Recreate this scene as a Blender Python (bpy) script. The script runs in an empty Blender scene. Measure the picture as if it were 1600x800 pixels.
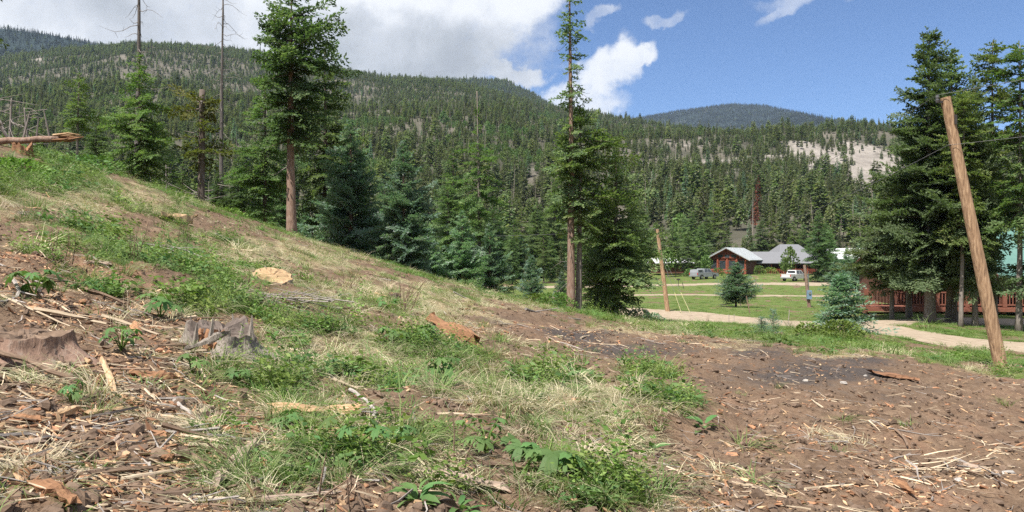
import bpy, math, random
import numpy as np
from mathutils import Vector, Matrix, Euler

SC = bpy.context.scene
COL = SC.collection
R = math.radians

# ------------------------------------------------------------------ camera
FPX = 1256.0                       # focal length in photograph pixels
cam_d = bpy.data.cameras.new("camera")
cam = bpy.data.objects.new("camera", cam_d); COL.objects.link(cam)
cam.location = (0, 0, 0); cam.rotation_euler = (R(90), 0, 0)
cam_d.sensor_width = 36.0; cam_d.lens = 36.0 * FPX / 1600.0
cam_d.clip_start = 0.05; cam_d.clip_end = 30000
SC.camera = cam
SC.render.resolution_x = 1024; SC.render.resolution_y = 512

# ------------------------------------------------------------------ light
SUN_EL, SUN_AZ = R(60), R(-142)     # azimuth measured from +Y towards +X: left, a little behind
sun_v = Vector((math.cos(SUN_EL) * math.sin(SUN_AZ), math.cos(SUN_EL) * math.cos(SUN_AZ), math.sin(SUN_EL)))
sd = bpy.data.lights.new("sun", 'SUN'); sd.energy = 4.0; sd.angle = R(0.5); sd.color = (1.0, 0.95, 0.87)
so = bpy.data.objects.new("sun", sd); COL.objects.link(so)
so.rotation_euler = (-sun_v).to_track_quat('-Z', 'Y').to_euler()
SC.view_settings.view_transform = 'Standard'; SC.view_settings.look = 'None'
SC.view_settings.exposure = 1.24; SC.view_settings.gamma = 1.0
SC.cycles.max_bounces = 6; SC.cycles.diffuse_bounces = 4; SC.cycles.glossy_bounces = 2
SC.cycles.transmission_bounces = 4; SC.cycles.transparent_max_bounces = 6; SC.cycles.volume_bounces = 1
SC.cycles.caustics_reflective = False; SC.cycles.caustics_refractive = False
SC.cycles.use_denoising = False; SC.cycles.denoiser = 'OPENIMAGEDENOISE'; SC.cycles.denoising_input_passes = 'RGB_ALBEDO_NORMAL'; SC.cycles.sample_clamp_indirect = 6.0

class NB:
    """small helper to write node graphs"""
    def __init__(s, nt): s.nt = nt; s.N = nt.nodes; s.L = nt.links
    def n(s, t, **kw):
        nd = s.N.new(t)
        for k, v in kw.items(): setattr(nd, k, v)
        return nd
    def set(s, sock, v):
        if isinstance(v, bpy.types.NodeSocket): s.L.new(v, sock)
        elif v is not None: sock.default_value = v
    def m(s, op, a, b=0.0, c=None, clamp=False):
        nd = s.n('ShaderNodeMath', operation=op, use_clamp=clamp)
        s.set(nd.inputs[0], a); s.set(nd.inputs[1], b)
        if c is not None: s.set(nd.inputs[2], c)
        return nd.outputs[0]
    def noise(s, vec, scale, detail=4, rough=0.55, dist=0.0, out=0):
        nd = s.n('ShaderNodeTexNoise'); s.set(nd.inputs['Vector'], vec)
        nd.inputs['Scale'].default_value = scale; nd.inputs['Detail'].default_value = detail
        nd.inputs['Roughness'].default_value = rough; nd.inputs['Distortion'].default_value = dist
        return nd.outputs[out]
    def ramp(s, f, stops, interp='LINEAR'):
        nd = s.n('ShaderNodeValToRGB'); s.set(nd.inputs[0], f); cr = nd.color_ramp; cr.interpolation = interp
        while len(cr.elements) < len(stops): cr.elements.new(0.5)
        for e, (p, c) in zip(cr.elements, stops):
            e.position = p; e.color = tuple(c) + (1,) if len(c) == 3 else c
        return nd.outputs[0]
    def mix(s, f, a, b, blend='MIX'):
        nd = s.n('ShaderNodeMix', data_type='RGBA', blend_type=blend)
        s.set(nd.inputs[0], f)
        for sock, v in ((nd.inputs[6], a), (nd.inputs[7], b)):
            s.set(sock, (tuple(v) + (1,)) if isinstance(v, (tuple, list)) and len(v) == 3 else v)
        return nd.outputs[2]
    def smooth(s, v, lo, hi):
        nd = s.n('ShaderNodeMapRange', interpolation_type='SMOOTHSTEP'); s.set(nd.inputs[0], v)
        nd.inputs[1].default_value = lo; nd.inputs[2].default_value = hi
        return nd.outputs[0]
    def vmul(s, v, xyz):
        nd = s.n('ShaderNodeVectorMath', operation='MULTIPLY'); s.set(nd.inputs[0], v); nd.inputs[1].default_value = xyz
        return nd.outputs[0]
    def attr(s, name, typ='GEOMETRY'):
        nd = s.n('ShaderNodeAttribute', attribute_name=name, attribute_type=typ); return nd.outputs['Fac']

# ------------------------------------------------------------------ sky with broken summer cloud
def azel(px, py):
    az = math.atan((px - 800) / FPX); return az, math.atan((400 - py) / FPX * math.cos(az))
W = bpy.data.worlds.new("World"); SC.world = W; W.use_nodes = True
b = NB(W.node_tree); bg = W.node_tree.nodes['Background']
sky = b.n('ShaderNodeTexSky', sky_type='NISHITA'); sky.sun_disc = False
sky.sun_elevation = SUN_EL; sky.sun_rotation = SUN_AZ; sky.altitude = 2700; sky.air_density = 1.0; sky.dust_density = 0.25; sky.ozone_density = 2.0
dirv = b.n('ShaderNodeTexCoord').outputs['Generated']
sx = b.n('ShaderNodeSeparateXYZ'); b.L.new(dirv, sx.inputs[0])
X, Y, Z = sx.outputs
wn = b.n('ShaderNodeTexNoise'); b.L.new(dirv, wn.inputs['Vector']); wn.inputs['Scale'].default_value = 7; wn.inputs['Detail'].default_value = 6; wn.inputs['Roughness'].default_value = 0.6
ws_ = b.n('ShaderNodeSeparateColor'); b.L.new(wn.outputs['Color'], ws_.inputs[0])
az = b.m('ADD', b.m('ARCTAN2', X, Y), b.m('MULTIPLY', b.m('SUBTRACT', ws_.outputs[0], 0.5), 0.16))
el = b.m('ADD', b.m('ARCSINE', Z), b.m('MULTIPLY', b.m('SUBTRACT', ws_.outputs[1], 0.5), 0.13))
def ell(px, py, rx, ry, rot=0.0, soft=0.6):
    a0, e0 = azel(px, py); da = b.m('SUBTRACT', az, a0); de = b.m('SUBTRACT', el, e0)
    c, s_ = math.cos(R(rot)), math.sin(R(rot))
    u = b.m('ADD', b.m('MULTIPLY', da, c), b.m('MULTIPLY', de, s_)); v = b.m('ADD', b.m('MULTIPLY', da, -s_), b.m('MULTIPLY', de, c))
    u = b.m('DIVIDE', u, rx / FPX); v = b.m('DIVIDE', v, ry / FPX)
    r2 = b.m('ADD', b.m('MULTIPLY', u, u), b.m('MULTIPLY', v, v))
    return b.smooth(b.m('SQRT', r2), 1.0 + soft * 0.45, 1.0 - soft * 0.55)
# broken cloud field everywhere (flat layer in perspective), thickened off-frame for fill light
pz = b.m('ADD', b.m('MAXIMUM', Z, 0.0), 0.16)
cv = b.n('ShaderNodeCombineXYZ'); b.L.new(b.m('DIVIDE', X, pz), cv.inputs[0]); b.L.new(b.m('DIVIDE', Y, pz), cv.inputs[1])
cf = b.noise(cv.outputs[0], 0.55, 7, 0.56, 0.2)
field = b.smooth(cf, 0.40, 0.56)
infr = ell(1180, 60, 560, 330, 0, 0.5)               # the open blue hole on the right
field = b.m('MULTIPLY', field, b.m('SUBTRACT', 1.0, infr))
bank = ell(60, -60, 700, 330, -3, 0.5)
bank = b.m('MAXIMUM', bank, ell(620, 60, 190, 120, 0, 0.55)); bank = b.m('MAXIMUM', bank, ell(760, -30, 150, 75, 0, 0.7)); bank = b.m('MAXIMUM', bank, b.m('MULTIPLY', ell(800, 122, 60, 16, -8, .9), .85))
puff = b.m('MAXIMUM', ell(938, 132, 52, 42, 0, 0.7), ell(978, 122, 44, 34, 25, 0.8))
puff = b.m('MAXIMUM', puff, ell(1012, 105, 42, 14, 42, 0.8))
puff = b.m('MAXIMUM', puff, b.m('MULTIPLY', ell(890, 168, 90, 22, -6, 0.9), 0.85))
wisp = b.m('MAXIMUM', ell(1310, -8, 120, 26, 4, 1.0), ell(1058, 36, 34, 12, 25, 1.0))
wisp = b.m('MAXIMUM', wisp, ell(1235, 16, 42, 14, 40, 1.0))
wisp = b.m('MAXIMUM', wisp, ell(940, 34, 40, 14, 10, 1.0)); wisp = b.m('MULTIPLY', wisp, 0.85)
detail = b.noise(dirv, 20, 9, 0.66)
def frayed(mk, lo=0.26, hi=0.74):
    return b.smooth(b.m('ADD', b.m('MULTIPLY', mk, 0.66), b.m('MULTIPLY', b.m('SUBTRACT', detail, .04), 0.68)), lo + 0.2, hi + 0.2)
cl = b.m('MAXIMUM', frayed(bank), frayed(puff, .22, .86)); cl = b.m('MAXIMUM', cl, b.m('MULTIPLY', frayed(wisp, 0.30, 1.0), 0.85))
cl = b.m('MAXIMUM', cl, b.m('MULTIPLY', field, 0.9), clamp=True)
big = b.noise(dirv, 5.5, 6, 0.58, 0.3)
grey = b.m('ADD', b.m('MULTIPLY', ell(620, 95, 180, 56, 0, 1.0), 0.62), b.m('MULTIPLY', ell(150, 10, 330, 60, 0, 1.2), 0.42), clamp=True)
shade = b.m('SUBTRACT', b.m('ADD', b.m('MULTIPLY', big, 2.2), -0.02), grey)
shade = b.m('ADD', shade, b.m('MULTIPLY', frayed(puff), 0.3))
ccol = b.ramp(shade, [(0.0, (0.36, 0.385, 0.43)), (0.35, (0.46, 0.49, 0.53)), (0.7, (0.66, 0.69, 0.74)), (1.0, (0.88, 0.90, 0.93))])
cs = b.n('ShaderNodeVectorMath', operation='SCALE'); b.L.new(ccol, cs.inputs[0]); cs.inputs['Scale'].default_value = 3.25
SKY_SCALE = cs.inputs['Scale']
tint = b.mix(1.0, sky.outputs[0], (0.255, 0.33, 0.415), 'MULTIPLY')
b.L.new(b.mix(cl, tint, cs.outputs[0]), bg.inputs[0])
bg.inputs[1].default_value = 0.145

# ------------------------------------------------------------------ object helpers
def tag(o, label=None, cat=None, group=None, kind=None):
    for k, v in (('label', label), ('category', cat), ('group', group), ('kind', kind)):
        if v is not None: o[k] = v
    return o
def obj(name, data, parent=None, loc=None, rot=None, scale=None):
    o = bpy.data.objects.new(name, data); COL.objects.link(o)
    if parent is not None: o.parent = parent
    if loc is not None: o.location = loc
    if rot is not None: o.rotation_euler = rot
    if scale is not None: o.scale = scale if hasattr(scale, '__len__') else (scale,) * 3
    return o
def thing(name, label, cat, loc=(0, 0, 0), rot=(0, 0, 0), group=None, scale=None):
    return tag(obj(name, None, None, loc, rot, scale), label, cat, group)
def copy_tree(o, parent=None):
    c = o.copy(); COL.objects.link(c)
    if parent is not None: c.parent = parent
    for ch in o.children: copy_tree(ch, c)
    return c
def mesh(name, V, F, mats, fm=None, smooth=False):
    """V (n,3); F an array (k,3)/(k,4) or a list of such arrays or ragged list; fm a material index per face"""
    me = bpy.data.meshes.new(name); V = np.asarray(V, dtype=np.float32)
    Fs = F if isinstance(F, list) and len(F) and isinstance(F[0], np.ndarray) else [F]
    if isinstance(Fs[0], np.ndarray):
        me.vertices.add(len(V)); me.vertices.foreach_set('co', V.ravel())
        loops = np.concatenate([f.ravel() for f in Fs]).astype(np.int32)
        tot = np.concatenate([np.full(len(f), f.shape[1], np.int32) for f in Fs])
        st = np.concatenate([[0], np.cumsum(tot)[:-1]]).astype(np.int32)
        me.loops.add(len(loops)); me.loops.foreach_set('vertex_index', loops)
        me.polygons.add(len(tot)); me.polygons.foreach_set('loop_start', st)
        if fm is not None: me.polygons.foreach_set('material_index', np.asarray(fm, np.int32))
        if smooth: me.polygons.foreach_set('use_smooth', np.ones(len(tot), bool))
        me.update(calc_edges=True)
    else:
        me.from_pydata(V.tolist(), [], F)
        if fm is not None: me.polygons.foreach_set('material_index', np.asarray(fm, np.int32))
        if smooth: me.polygons.foreach_set('use_smooth', np.ones(len(me.polygons), bool))
    for m in (mats if isinstance(mats, (list, tuple)) else [mats]): me.materials.append(m)
    return me
class MB:
    """collects polygons into ONE mesh"""
    def __init__(s): s.V = []; s.F = []; s.M = []
    def add(s, V, F, m=0):
        o = len(s.V); s.V.extend([tuple(v) for v in V]); s.F.extend([[i + o for i in f] for f in F]); s.M.extend([m] * len(F)); return s
    def box(s, c, d, m=0, rz=0.0, rot=None):
        x, y, z = (q / 2 for q in d)
        P = [Vector(p) for p in ((-x, -y, -z), (x, -y, -z), (x, y, -z), (-x, y, -z), (-x, -y, z), (x, -y, z), (x, y, z), (-x, y, z))]
        M = rot.to_matrix() if rot is not None else Matrix.Rotation(rz, 3, 'Z')
        return s.add([M @ p + Vector(c) for p in P], [(0, 3, 2, 1), (4, 5, 6, 7), (0, 1, 5, 4), (1, 2, 6, 5), (2, 3, 7, 6), (3, 0, 4, 7)], m)
    def tube(s, pts, rad, n=8, m=0, caps=True):
        V, F = tube(pts, rad, n, caps); return s.add(V, F, m)
    def prism(s, poly, y0, y1, m=0):          # polygon in XZ extruded along Y
        n = len(poly); V = [(x, y0, z) for x, z in poly] + [(x, y1, z) for x, z in poly]
        F = [list(range(n)), list(range(2 * n - 1, n - 1, -1))] + [[i, i + n, (i + 1) % n + n, (i + 1) % n] for i in range(n)]
        return s.add(V, F, m)
    def me(s, name, mats, smooth=False): return mesh(name, s.V, s.F, mats, s.M, smooth)
    def build(s, name, mats, parent=None, smooth=False, **k): return obj(name, s.me(name, mats, smooth), parent, **k)
def tube(pts, rad, n=8, caps=True):
    pts = [Vector(p) for p in pts]; rad = rad if hasattr(rad, '__len__') else [rad] * len(pts)
    V, F = [], []
    for i, p in enumerate(pts):
        t = (pts[min(i + 1, len(pts) - 1)] - pts[max(i - 1, 0)]).normalized()
        a = t.cross(Vector((0, 0, 1)) if abs(t.z) < 0.9 else Vector((1, 0, 0))).normalized(); c = t.cross(a)
        for k in range(n):
            w = 2 * math.pi * k / n; V.append(p + (a * math.cos(w) + c * math.sin(w)) * rad[i])
    for i in range(len(pts) - 1):
        for k in range(n):
            k2 = (k + 1) % n; F.append([i * n + k, i * n + k2, (i + 1) * n + k2, (i + 1) * n + k])
    if caps: F.append(list(range(n))[::-1]); F.append([(len(pts) - 1) * n + k for k in range(n)])
    return V, F

# ------------------------------------------------------------------ noise
def _hash(ix, iy, seed):
    h = (ix.astype(np.int64) * 374761393 + iy.astype(np.int64) * 668265263 + seed * 974711) & 0xffffffff
    h = ((h ^ (h >> 13)) * 1274126177) & 0xffffffff
    return ((h ^ (h >> 16)) & 0xffff) / 65535.0
def vnoise(x, y, seed=0):
    ix = np.floor(x); iy = np.floor(y); fx = x - ix; fy = y - iy
    fx = fx * fx * fx * (fx * (fx * 6 - 15) + 10); fy = fy * fy * fy * (fy * (fy * 6 - 15) + 10)
    a = _hash(ix, iy, seed); c = _hash(ix + 1, iy, seed); d = _hash(ix, iy + 1, seed); e = _hash(ix + 1, iy + 1, seed)
    return (a * (1 - fx) + c * fx) * (1 - fy) + (d * (1 - fx) + e * fx) * fy - 0.5
def fbm(x, y, sc, octv=4, seed=0, gain=0.5):
    t = np.zeros_like(x); a = 1.0; f = 1.0 / sc
    for o in range(octv):
        t += a * vnoise(x * f + 17.3 * o, y * f - 9.1 * o, seed + o); a *= gain; f *= 2.03
    return t
def sstep(v, lo, hi):
    t = np.clip((v - lo) / (hi - lo), 0, 1); return t * t * (3 - 2 * t)
rng = np.random.default_rng(7); random.seed(7)

# ------------------------------------------------------------------ terrain shape
CP = [  # photo x, photo y, distance: measured points of the ground
 (0,800,3.0),(400,800,3.6),(800,800,4.2),(1200,800,5.0),(1600,800,5.6),(0,600,5.0),(400,600,6.6),(800,600,8.4),(1200,600,11),(1600,640,11.5),
 (1200,700,7),(1600,700,8.3),(0,400,8.8),(200,400,10.5),(400,500,9.2),(350,540,7.6),(600,500,11.5),(800,500,17),(1000,560,13.5),(1200,560,14.5),(1400,565,16),(1600,592,15.5),
 (0,300,13),(0,232,19),(110,252,22),(215,286,25),(300,325,28),(300,400,14),(455,370,33),(450,420,17),(620,425,36),(620,450,20),(800,468,36),(905,490,35),(1000,505,33),(1060,518,27),(1100,530,21),(1250,545,18.5),
 (1565,575,19),(1600,560,26),(1600,540,33),(1400,540,31),(1400,515,40),(1445,503,45),(1600,515,45),(1450,490,54),(1600,490,60),(1200,505,52),(1300,508,42),(1100,504,46),(1100,508,38),(1200,517,37),(1200,511,44),(1050,505,44),(1300,518,36),(1000,501,42),(1250,533,26),(1350,548,24),(1315,515,34),
 (1045,487,64),(1150,480,72),(1262,480,74),(1000,483,66),(1000,461,95),(1150,460,97),(1350,460,98),(1100,440,130),(1250,440,132),(1400,445,125),(1600,450,120),(1110,428,160),(1250,428,165),(950,435,150),
]
XY = [(-0.0, 0.0, -1.55), (-5, 0, -0.25), (5, 0, -2.0), (0, -8, -1.8), (-9, -6, 0.4), (9, -6, -2.6), (16, 6, -2.9), (-12, 5, 1.7), (-20, 12, 4.0), (-22, 24, 4.2), (30, 20, -3.6),
      (-14, 46, -0.6), (-5, 48, -3.0), (3, 48, -3.9), (-24, 44, 1.6), (-20, 66, -3.0), (-5, 66, -4.8), (-45, 60, 0.5), (-34, 30, 4.5), (-60, 20, 9.0), (-40, 0, 6.5), (40, 0, -4.2), (60, 30, -4.2), (70, 80, -4.0),
      (0, 100, -5.0), (-40, 110, -3.2), (-80, 110, 1.0), (-100, 50, 10), (-90, 0, 14), (0, -60, -2.5), (-60, -60, 8), (60, -60, -6), (100, 0, -5), (110, 90, -3.5), (20, 190, -3.2), (90, 190, -2.6), (-60, 180, 0.0), (-20, 150, -3.4)]
P3 = np.array([((px - 800) / FPX * d, d, (400 - py) / FPX * d) for px, py, d in CP] + XY)
def _tps(P):
    n = len(P); d2 = ((P[:, None, :2] - P[None, :, :2]) ** 2).sum(-1)
    K = np.where(d2 > 0, d2 * np.log(np.maximum(d2, 1e-12)), 0) + np.eye(n) * 2.0
    A = np.zeros((n + 3, n + 3)); A[:n, :n] = K; A[:n, n] = 1; A[:n, n + 1:] = P[:, :2]; A[n, :n] = 1; A[n + 1:, :n] = P[:, :2].T
    return np.linalg.solve(A, np.concatenate([P[:, 2], np.zeros(3)]))
TW = _tps(P3)
def tps(x, y):
    x = np.asarray(x, float); y = np.asarray(y, float); sh = x.shape; x = x.ravel(); y = y.ravel(); out = np.empty(len(x)); n = len(P3)
    for i in range(0, len(x), 40000):
        s = slice(i, i + 40000); d2 = (x[s, None] - P3[None, :, 0]) ** 2 + (y[s, None] - P3[None, :, 1]) ** 2
        out[s] = (d2 * np.log(np.maximum(d2, 1e-12))) @ TW[:n] + TW[n] + TW[n + 1] * x[s] + TW[n + 2] * y[s]
    return out.reshape(sh)
# ridges: photo x -> photo y of the skyline, and how far away it stands
R1 = [(-1500, 120), (-600, 70), (0, 92), (110, 78), (200, 70), (300, 73), (400, 83), (470, 97), (530, 110), (600, 122), (680, 127), (740, 138), (850, 168), (930, 179), (1000, 192), (1100, 207), (1230, 219), (1330, 226), (1400, 240), (1600, 262), (2200, 280), (4000, 240)]
D1 = [(-1500, 1300), (0, 1650), (300, 1600), (600, 1450), (900, 1250), (1200, 1050), (1600, 950), (4000, 900)]
R2 = [(-1500, 60), (-300, 38), (0, 43), (80, 55), (160, 71), (250, 95), (400, 130), (560, 150), (690, 128), (740, 124), (790, 128), (830, 147), (870, 170), (930, 196), (975, 190), (1000, 184), (1060, 174), (1110, 167), (1150, 163), (1200, 166), (1250, 177), (1300, 188), (1350, 194), (1400, 200), (1500, 208), (1600, 214), (2200, 230), (4000, 200)]
D2 = [(-1500, 2300), (400, 2500), (740, 2200), (880, 2400), (960, 4200), (1200, 4300), (1270, 3200), (1340, 2000), (1600, 1900), (4000, 1800)]
def curve(T, px):
    a = np.array(T, float); return np.interp(px, a[:, 0], a[:, 1])
def hills(x, y):
    r = np.hypot(x, y); a = np.arctan2(x, y); aa = np.clip(np.abs(a), 0, R(66)) * np.sign(a)
    back = sstep(np.abs(a), R(66), R(150))
    px = 800 + FPX * np.tan(aa); c = np.cos(np.clip(np.abs(aa), 0, R(60)))
    d1 = curve(D1, px); d2 = curve(D2, px); z1 = (400 - curve(R1, px)) / FPX * c * d1; z2 = (400 - curve(R2, px)) / FPX * c * d2
    z1 = z1 * (1 - back) + 150 * back; z2 = z2 * (1 - back) + 300 * back
    t = np.clip((r - 185) / (d1 - 185), 0, 1); hump = fbm(x, y, 330, 4, 31) * 55 + fbm(x, y, 90, 3, 37) * 12
    z = -3.0 + (z1 + 3) * (0.80 * t + 0.20 * t * t) + hump * np.sin(np.pi * np.clip(t, 0, 1)) * np.clip(t * 3, 0, 1)
    s = np.clip((r - d1) / (d2 - d1), 0, 1); base = np.minimum(z1 * 0.80, z2 * 0.7)
    zb = np.where(s < 0.35, z1 + (base - z1) * sstep(s, 0, 0.35), base + (z2 - base) * ((s - 0.35) / 0.65)) + hump * 1.2 * np.sin(np.pi * s)
    z = np.where(r > d1, zb, z); far = np.clip((r - d2) / 1500, 0, 1)
    return np.where(r > d2, z2 * (1 - 0.5 * sstep(far, 0, 1)), z)
def G(x, y):
    """the smooth ground"""
    x = np.asarray(x, float); y = np.asarray(y, float); r = np.hypot(x, y)
    k = sstep(r, 175, 260); t = np.where(r < 270, np.clip(tps(x, y), -7, 16), 0)
    return t * (1 - k) + hills(x, y) * k
def to_px(x, y, z):
    yy = np.maximum(y, 0.3); return 800 + FPX * x / yy, 400 - FPX * z / yy
def hit(px, py, dmin=2.2, dmax=140):
    """ground points under points of the photograph"""
    px = np.atleast_1d(np.asarray(px, float)); py = np.atleast_1d(np.asarray(py, float)); D = np.geomspace(dmin, dmax, 150)
    x = (px[:, None] - 800) / FPX * D; y = np.broadcast_to(D, x.shape); g = (400 - py[:, None]) / FPX * D - G(x, y)
    neg = g < 0; i = np.clip(np.argmax(neg, 1), 1, None); k = np.arange(len(px)); f = g[k, i - 1] / (g[k, i - 1] - g[k, i] + 1e-9)
    d = D[i - 1] + (D[i] - D[i - 1]) * np.clip(f, 0, 1); ok = neg.any(1)
    return (px - 800) / FPX * d, d, ok
# ------------------------------------------------------------------ what covers the ground where
def blobs(px, py, T, dist=None, far=None):
    m = np.zeros_like(px)
    for (cx, cy, rx, ry, w) in T: m = np.maximum(m, w * np.exp(-(((px - cx) / rx) ** 2 + ((py - cy) / ry) ** 2) ** 1.5))
    return m
GREEN = [(60,270,170,45,.95),(250,320,170,45,.6),(190,400,190,65,.95),(330,450,110,55,.8),(430,400,90,25,.35),(490,455,50,22,.7),(450,530,90,60,.6),(330,560,80,50,.45),(560,575,60,25,.75),(650,545,60,30,.75),(700,575,45,30,.6),(560,640,150,28,.35),
  (760,690,90,50,.35),(860,760,120,40,.5),(680,785,100,30,.75),(960,785,110,30,.6),(560,660,60,35,.45),(1050,640,80,45,.62),(1010,590,60,25,.6),(980,610,120,18,.4),(440,680,60,14,.55),(350,690,50,14,.4),(180,540,40,24,.55),(110,625,45,20,.35),
  (600,430,160,22,.45),(780,462,180,14,.55),(960,492,120,16,.9),(1150,515,170,16,.75),(1330,530,150,26,.95),(1500,560,120,16,.8),(1600,578,60,16,.8),(560,480,120,30,.3),(810,540,60,18,.3),(230,690,60,16,.3),(20,690,50,14,.3),(330,360,160,28,.45),(480,590,200,60,.62),(640,600,140,55,.62),(850,600,140,45,.55),(500,745,220,40,.5),(760,560,120,40,.5),(560,500,140,40,.5),(700,690,160,60,.5),(900,470,120,14,.5),(420,360,160,30,.45)]
STRAW = [(150,310,260,45,.8),(420,400,220,45,.8),(620,470,200,45,.85),(560,560,260,60,.85),(800,620,160,55,.95),(940,650,120,45,1.0),(700,500,130,30,.7),(880,690,140,50,.8),(950,760,130,45,.7),(300,480,80,20,.5),(1040,510,120,22,.8),(1150,540,130,14,.4),(1350,555,120,12,.7),
  (1540,580,100,12,.6),(600,760,130,30,.55),(850,550,80,16,.5),(1010,545,70,10,.4),(420,640,70,25,.4),(800,480,200,16,.55),(50,740,80,40,.3),(120,640,200,90,.10),(420,740,200,70,.28),(250,520,120,40,.2),(600,700,150,70,.5),(700,620,120,50,.5)]
CHAR = [(1290,578,160,28,.85),(1010,545,130,18,.85),(1180,560,90,22,.6),(1450,610,150,25,.4),(900,525,110,12,.7),(760,505,110,10,.5),(1250,640,140,26,.3),(1120,600,60,20,.4)]
CHIPS = [(60,430,150,50,1.0),(200,640,260,110,.75),(150,480,160,40,.8),(220,570,170,60,.7),(120,680,190,90,.8),(330,720,160,70,.9),(480,620,90,30,.5),(520,720,130,50,.6),(1400,755,200,30,.42),(1540,710,100,22,.35),(1200,690,80,40,.4),(930,530,90,20,.5),(1080,530,70,14,.6),(300,390,130,25,.5),
  (420,600,60,30,.4),(720,525,60,16,.8),(1010,505,40,6,.5),(380,780,180,40,.8),(1160,770,60,50,.4)]
ROADC = [(330, 'x')]
def seg_d(x, y, pts):
    d = np.full(np.shape(x), 1e9)
    for (x0, y0), (x1, y1) in zip(pts[:-1], pts[1:]):
        dx, dy = x1 - x0, y1 - y0; t = np.clip(((x - x0) * dx + (y - y0) * dy) / (dx * dx + dy * dy), 0, 1)
        d = np.minimum(d, np.hypot(x - x0 - t * dx, y - y0 - t * dy))
    return d
def gp(px, d): return ((px - 800) / FPX * d, d)
# centre lines (world metres) of the dirt road by the pole, the track across the meadow and the drive below the lodge
ROAD = [(46, 26.5), (30, 28.5), (21.5, 31), (17.6, 36), (16.9, 43), (15.8, 52), (13.5, 59), (9, 65), (2, 70), (-8, 75), (-25, 80)]
SPUR = [(17.2, 42), (21, 45.5), (27, 48.5), (34, 50), (42, 50.5)]
TRACK = [(60, 92), (40, 94), (20, 95), (0, 96), (-20, 98), (-40, 102)]
DRIVE = [(-30, 118), (10, 120), (30, 122), (42, 124), (52, 128), (62, 135), (70, 140)]
DRIVE2 = [(40, 124), (52, 121), (60, 122), (68, 132)]
def masks(x, y):
    z = G(x, y); px, py = to_px(x, y, z); r = np.hypot(x, y); front = (y > 1.5)
    n1 = fbm(x, y, 1.6, 4, 5); n2 = fbm(x, y, 0.5, 4, 9); n3 = fbm(x, y, 6, 4, 12)
    near = front & (r < 60)
    g = np.where(near, blobs(px, py, GREEN), 0.45); s = np.where(near, .82 * blobs(px, py, STRAW), 0.55); c = np.where(near, blobs(px, py, CHAR), 0); k = np.where(near, blobs(px, py, CHIPS), 0.25)
    # beyond the crest and down in the valley
    grassy = sstep(r, 36, 48); g = g * (1 - grassy) + (1.12 + n3 * 0.3) * grassy; s = s * (1 - grassy) + (0.42 - n3 * .6) * grassy; c = c * (1 - grassy); k = k * (1 - grassy)
    dr = seg_d(x, y, ROAD); ds = seg_d(x, y, SPUR)
    verge = ((dr < 9) & (r > 15)) ; g = np.where(verge & near, np.maximum(g, 0.6 * sstep(dr, 9, 4)), g)
    g = g * (1 + .7 * n1 + .5 * n2) - .05 + (n1 * 0.4 + n2 * 0.35 * (r < 40)) * np.clip(g * 3 - .1, 0, 1); s = s + n1 * 0.45 + n2 * 0.4; c = c + n1 * .5 * (c > .05) ; k = k + n2 * .6
    road = np.maximum(sstep(dr + n1 * .7, 3.2, 2.5), sstep(ds + n1 * .8, 2.4, 1.5) * .8)
    trk = np.maximum(sstep(seg_d(x, y, TRACK) + n1 * .5, 1.5, 1.0), np.maximum(sstep(seg_d(x, y, DRIVE) + n1, 3.2, 2.2), sstep(seg_d(x, y, DRIVE2) + n1, 3.4, 2.4)))
    hill = sstep(r, 150, 200)
    spx = np.where(front, px, -1e4)
    scree = blobs(spx, py, [(1325, 250, 92, 24, 1.0), (1368, 280, 48, 38, 1.35), (1260, 238, 45, 16, .8), (1080, 250, 190, 56, .40), (900, 385, 60, 18, 0), (818, 392, 14, 14, 1.0), (60, 88, 9, 16, .30), (590, 200, 70, 40, .12)]) * hill
    scree = scree + fbm(x, y, 40, 4, 77) * .5 * (scree > .02)
    cl = lambda v: np.clip(v, 0, 1)
    wood = np.maximum(sstep(r, 1650, 2000), 0); return dict(wood=wood, green=cl(g), straw=cl(s), char=cl(c), chip=cl(k), road=cl(np.maximum(road, trk)), hill=hill, scree=cl(scree))  # wood: far slopes coloured for dense trees and painted cloud shade
DENTS = [(1250,690,260,10,.04),(1400,650,90,12,.06),(1180,640,30,50,-.07),(1330,620,60,10,-.05),(1500,690,80,10,-.05),(300,640,60,14,-.05),(430,610,50,12,.06),(560,600,90,16,-.05),(1040,700,60,40,-.10),(960,695,90,16,-.13),(840,660,40,14,-.10),(735,575,50,14,-.12),(140,545,40,14,-.08),(1150,600,50,60,-.06),(1010,655,70,18,.10),(900,640,110,18,.07),(1260,580,20,5,.06),(1330,585,60,6,.08),(1190,560,40,6,.08),(1500,640,120,8,.06),(60,420,60,14,.12),(60,650,60,10,.06),(1480,760,120,14,.05),(860,500,150,5,.10),(960,525,120,6,.10)]
def relief(x, y, mk=None):
    z0 = G(x, y); px, py = to_px(x, y, z0); r = np.hypot(x, y); near = (y > 1.5) & (r < 60)
    mk = mk or masks(x, y); soft = 1 - 0.9 * mk['road']
    far = 1 - sstep(r, 26, 55)
    d = np.zeros_like(x)
    for (cx, cy, rx, ry, h) in DENTS: d += h * np.exp(-((px - cx) / rx) ** 2 - ((py - cy) / ry) ** 2)
    d = np.where(near, d, 0) * far
    clod = np.abs(fbm(x, y, 0.22, 3, 41)) * 0.068 + fbm(x, y, 0.07, 2, 43) * 0.022
    bare = np.clip(1.1 - mk['green'] * .5 - mk['straw'] * .6, 0.25, 1)
    d += (fbm(x, y, 1.7, 3, 21) * 0.13 + fbm(x, y, 0.55, 3, 23) * 0.055 + clod * bare) * far * soft
    d += fbm(x, y, 5, 3, 25) * 0.06 * soft * sstep(r, 20, 40) * (1 - sstep(r, 120, 170))
    return d
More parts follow.
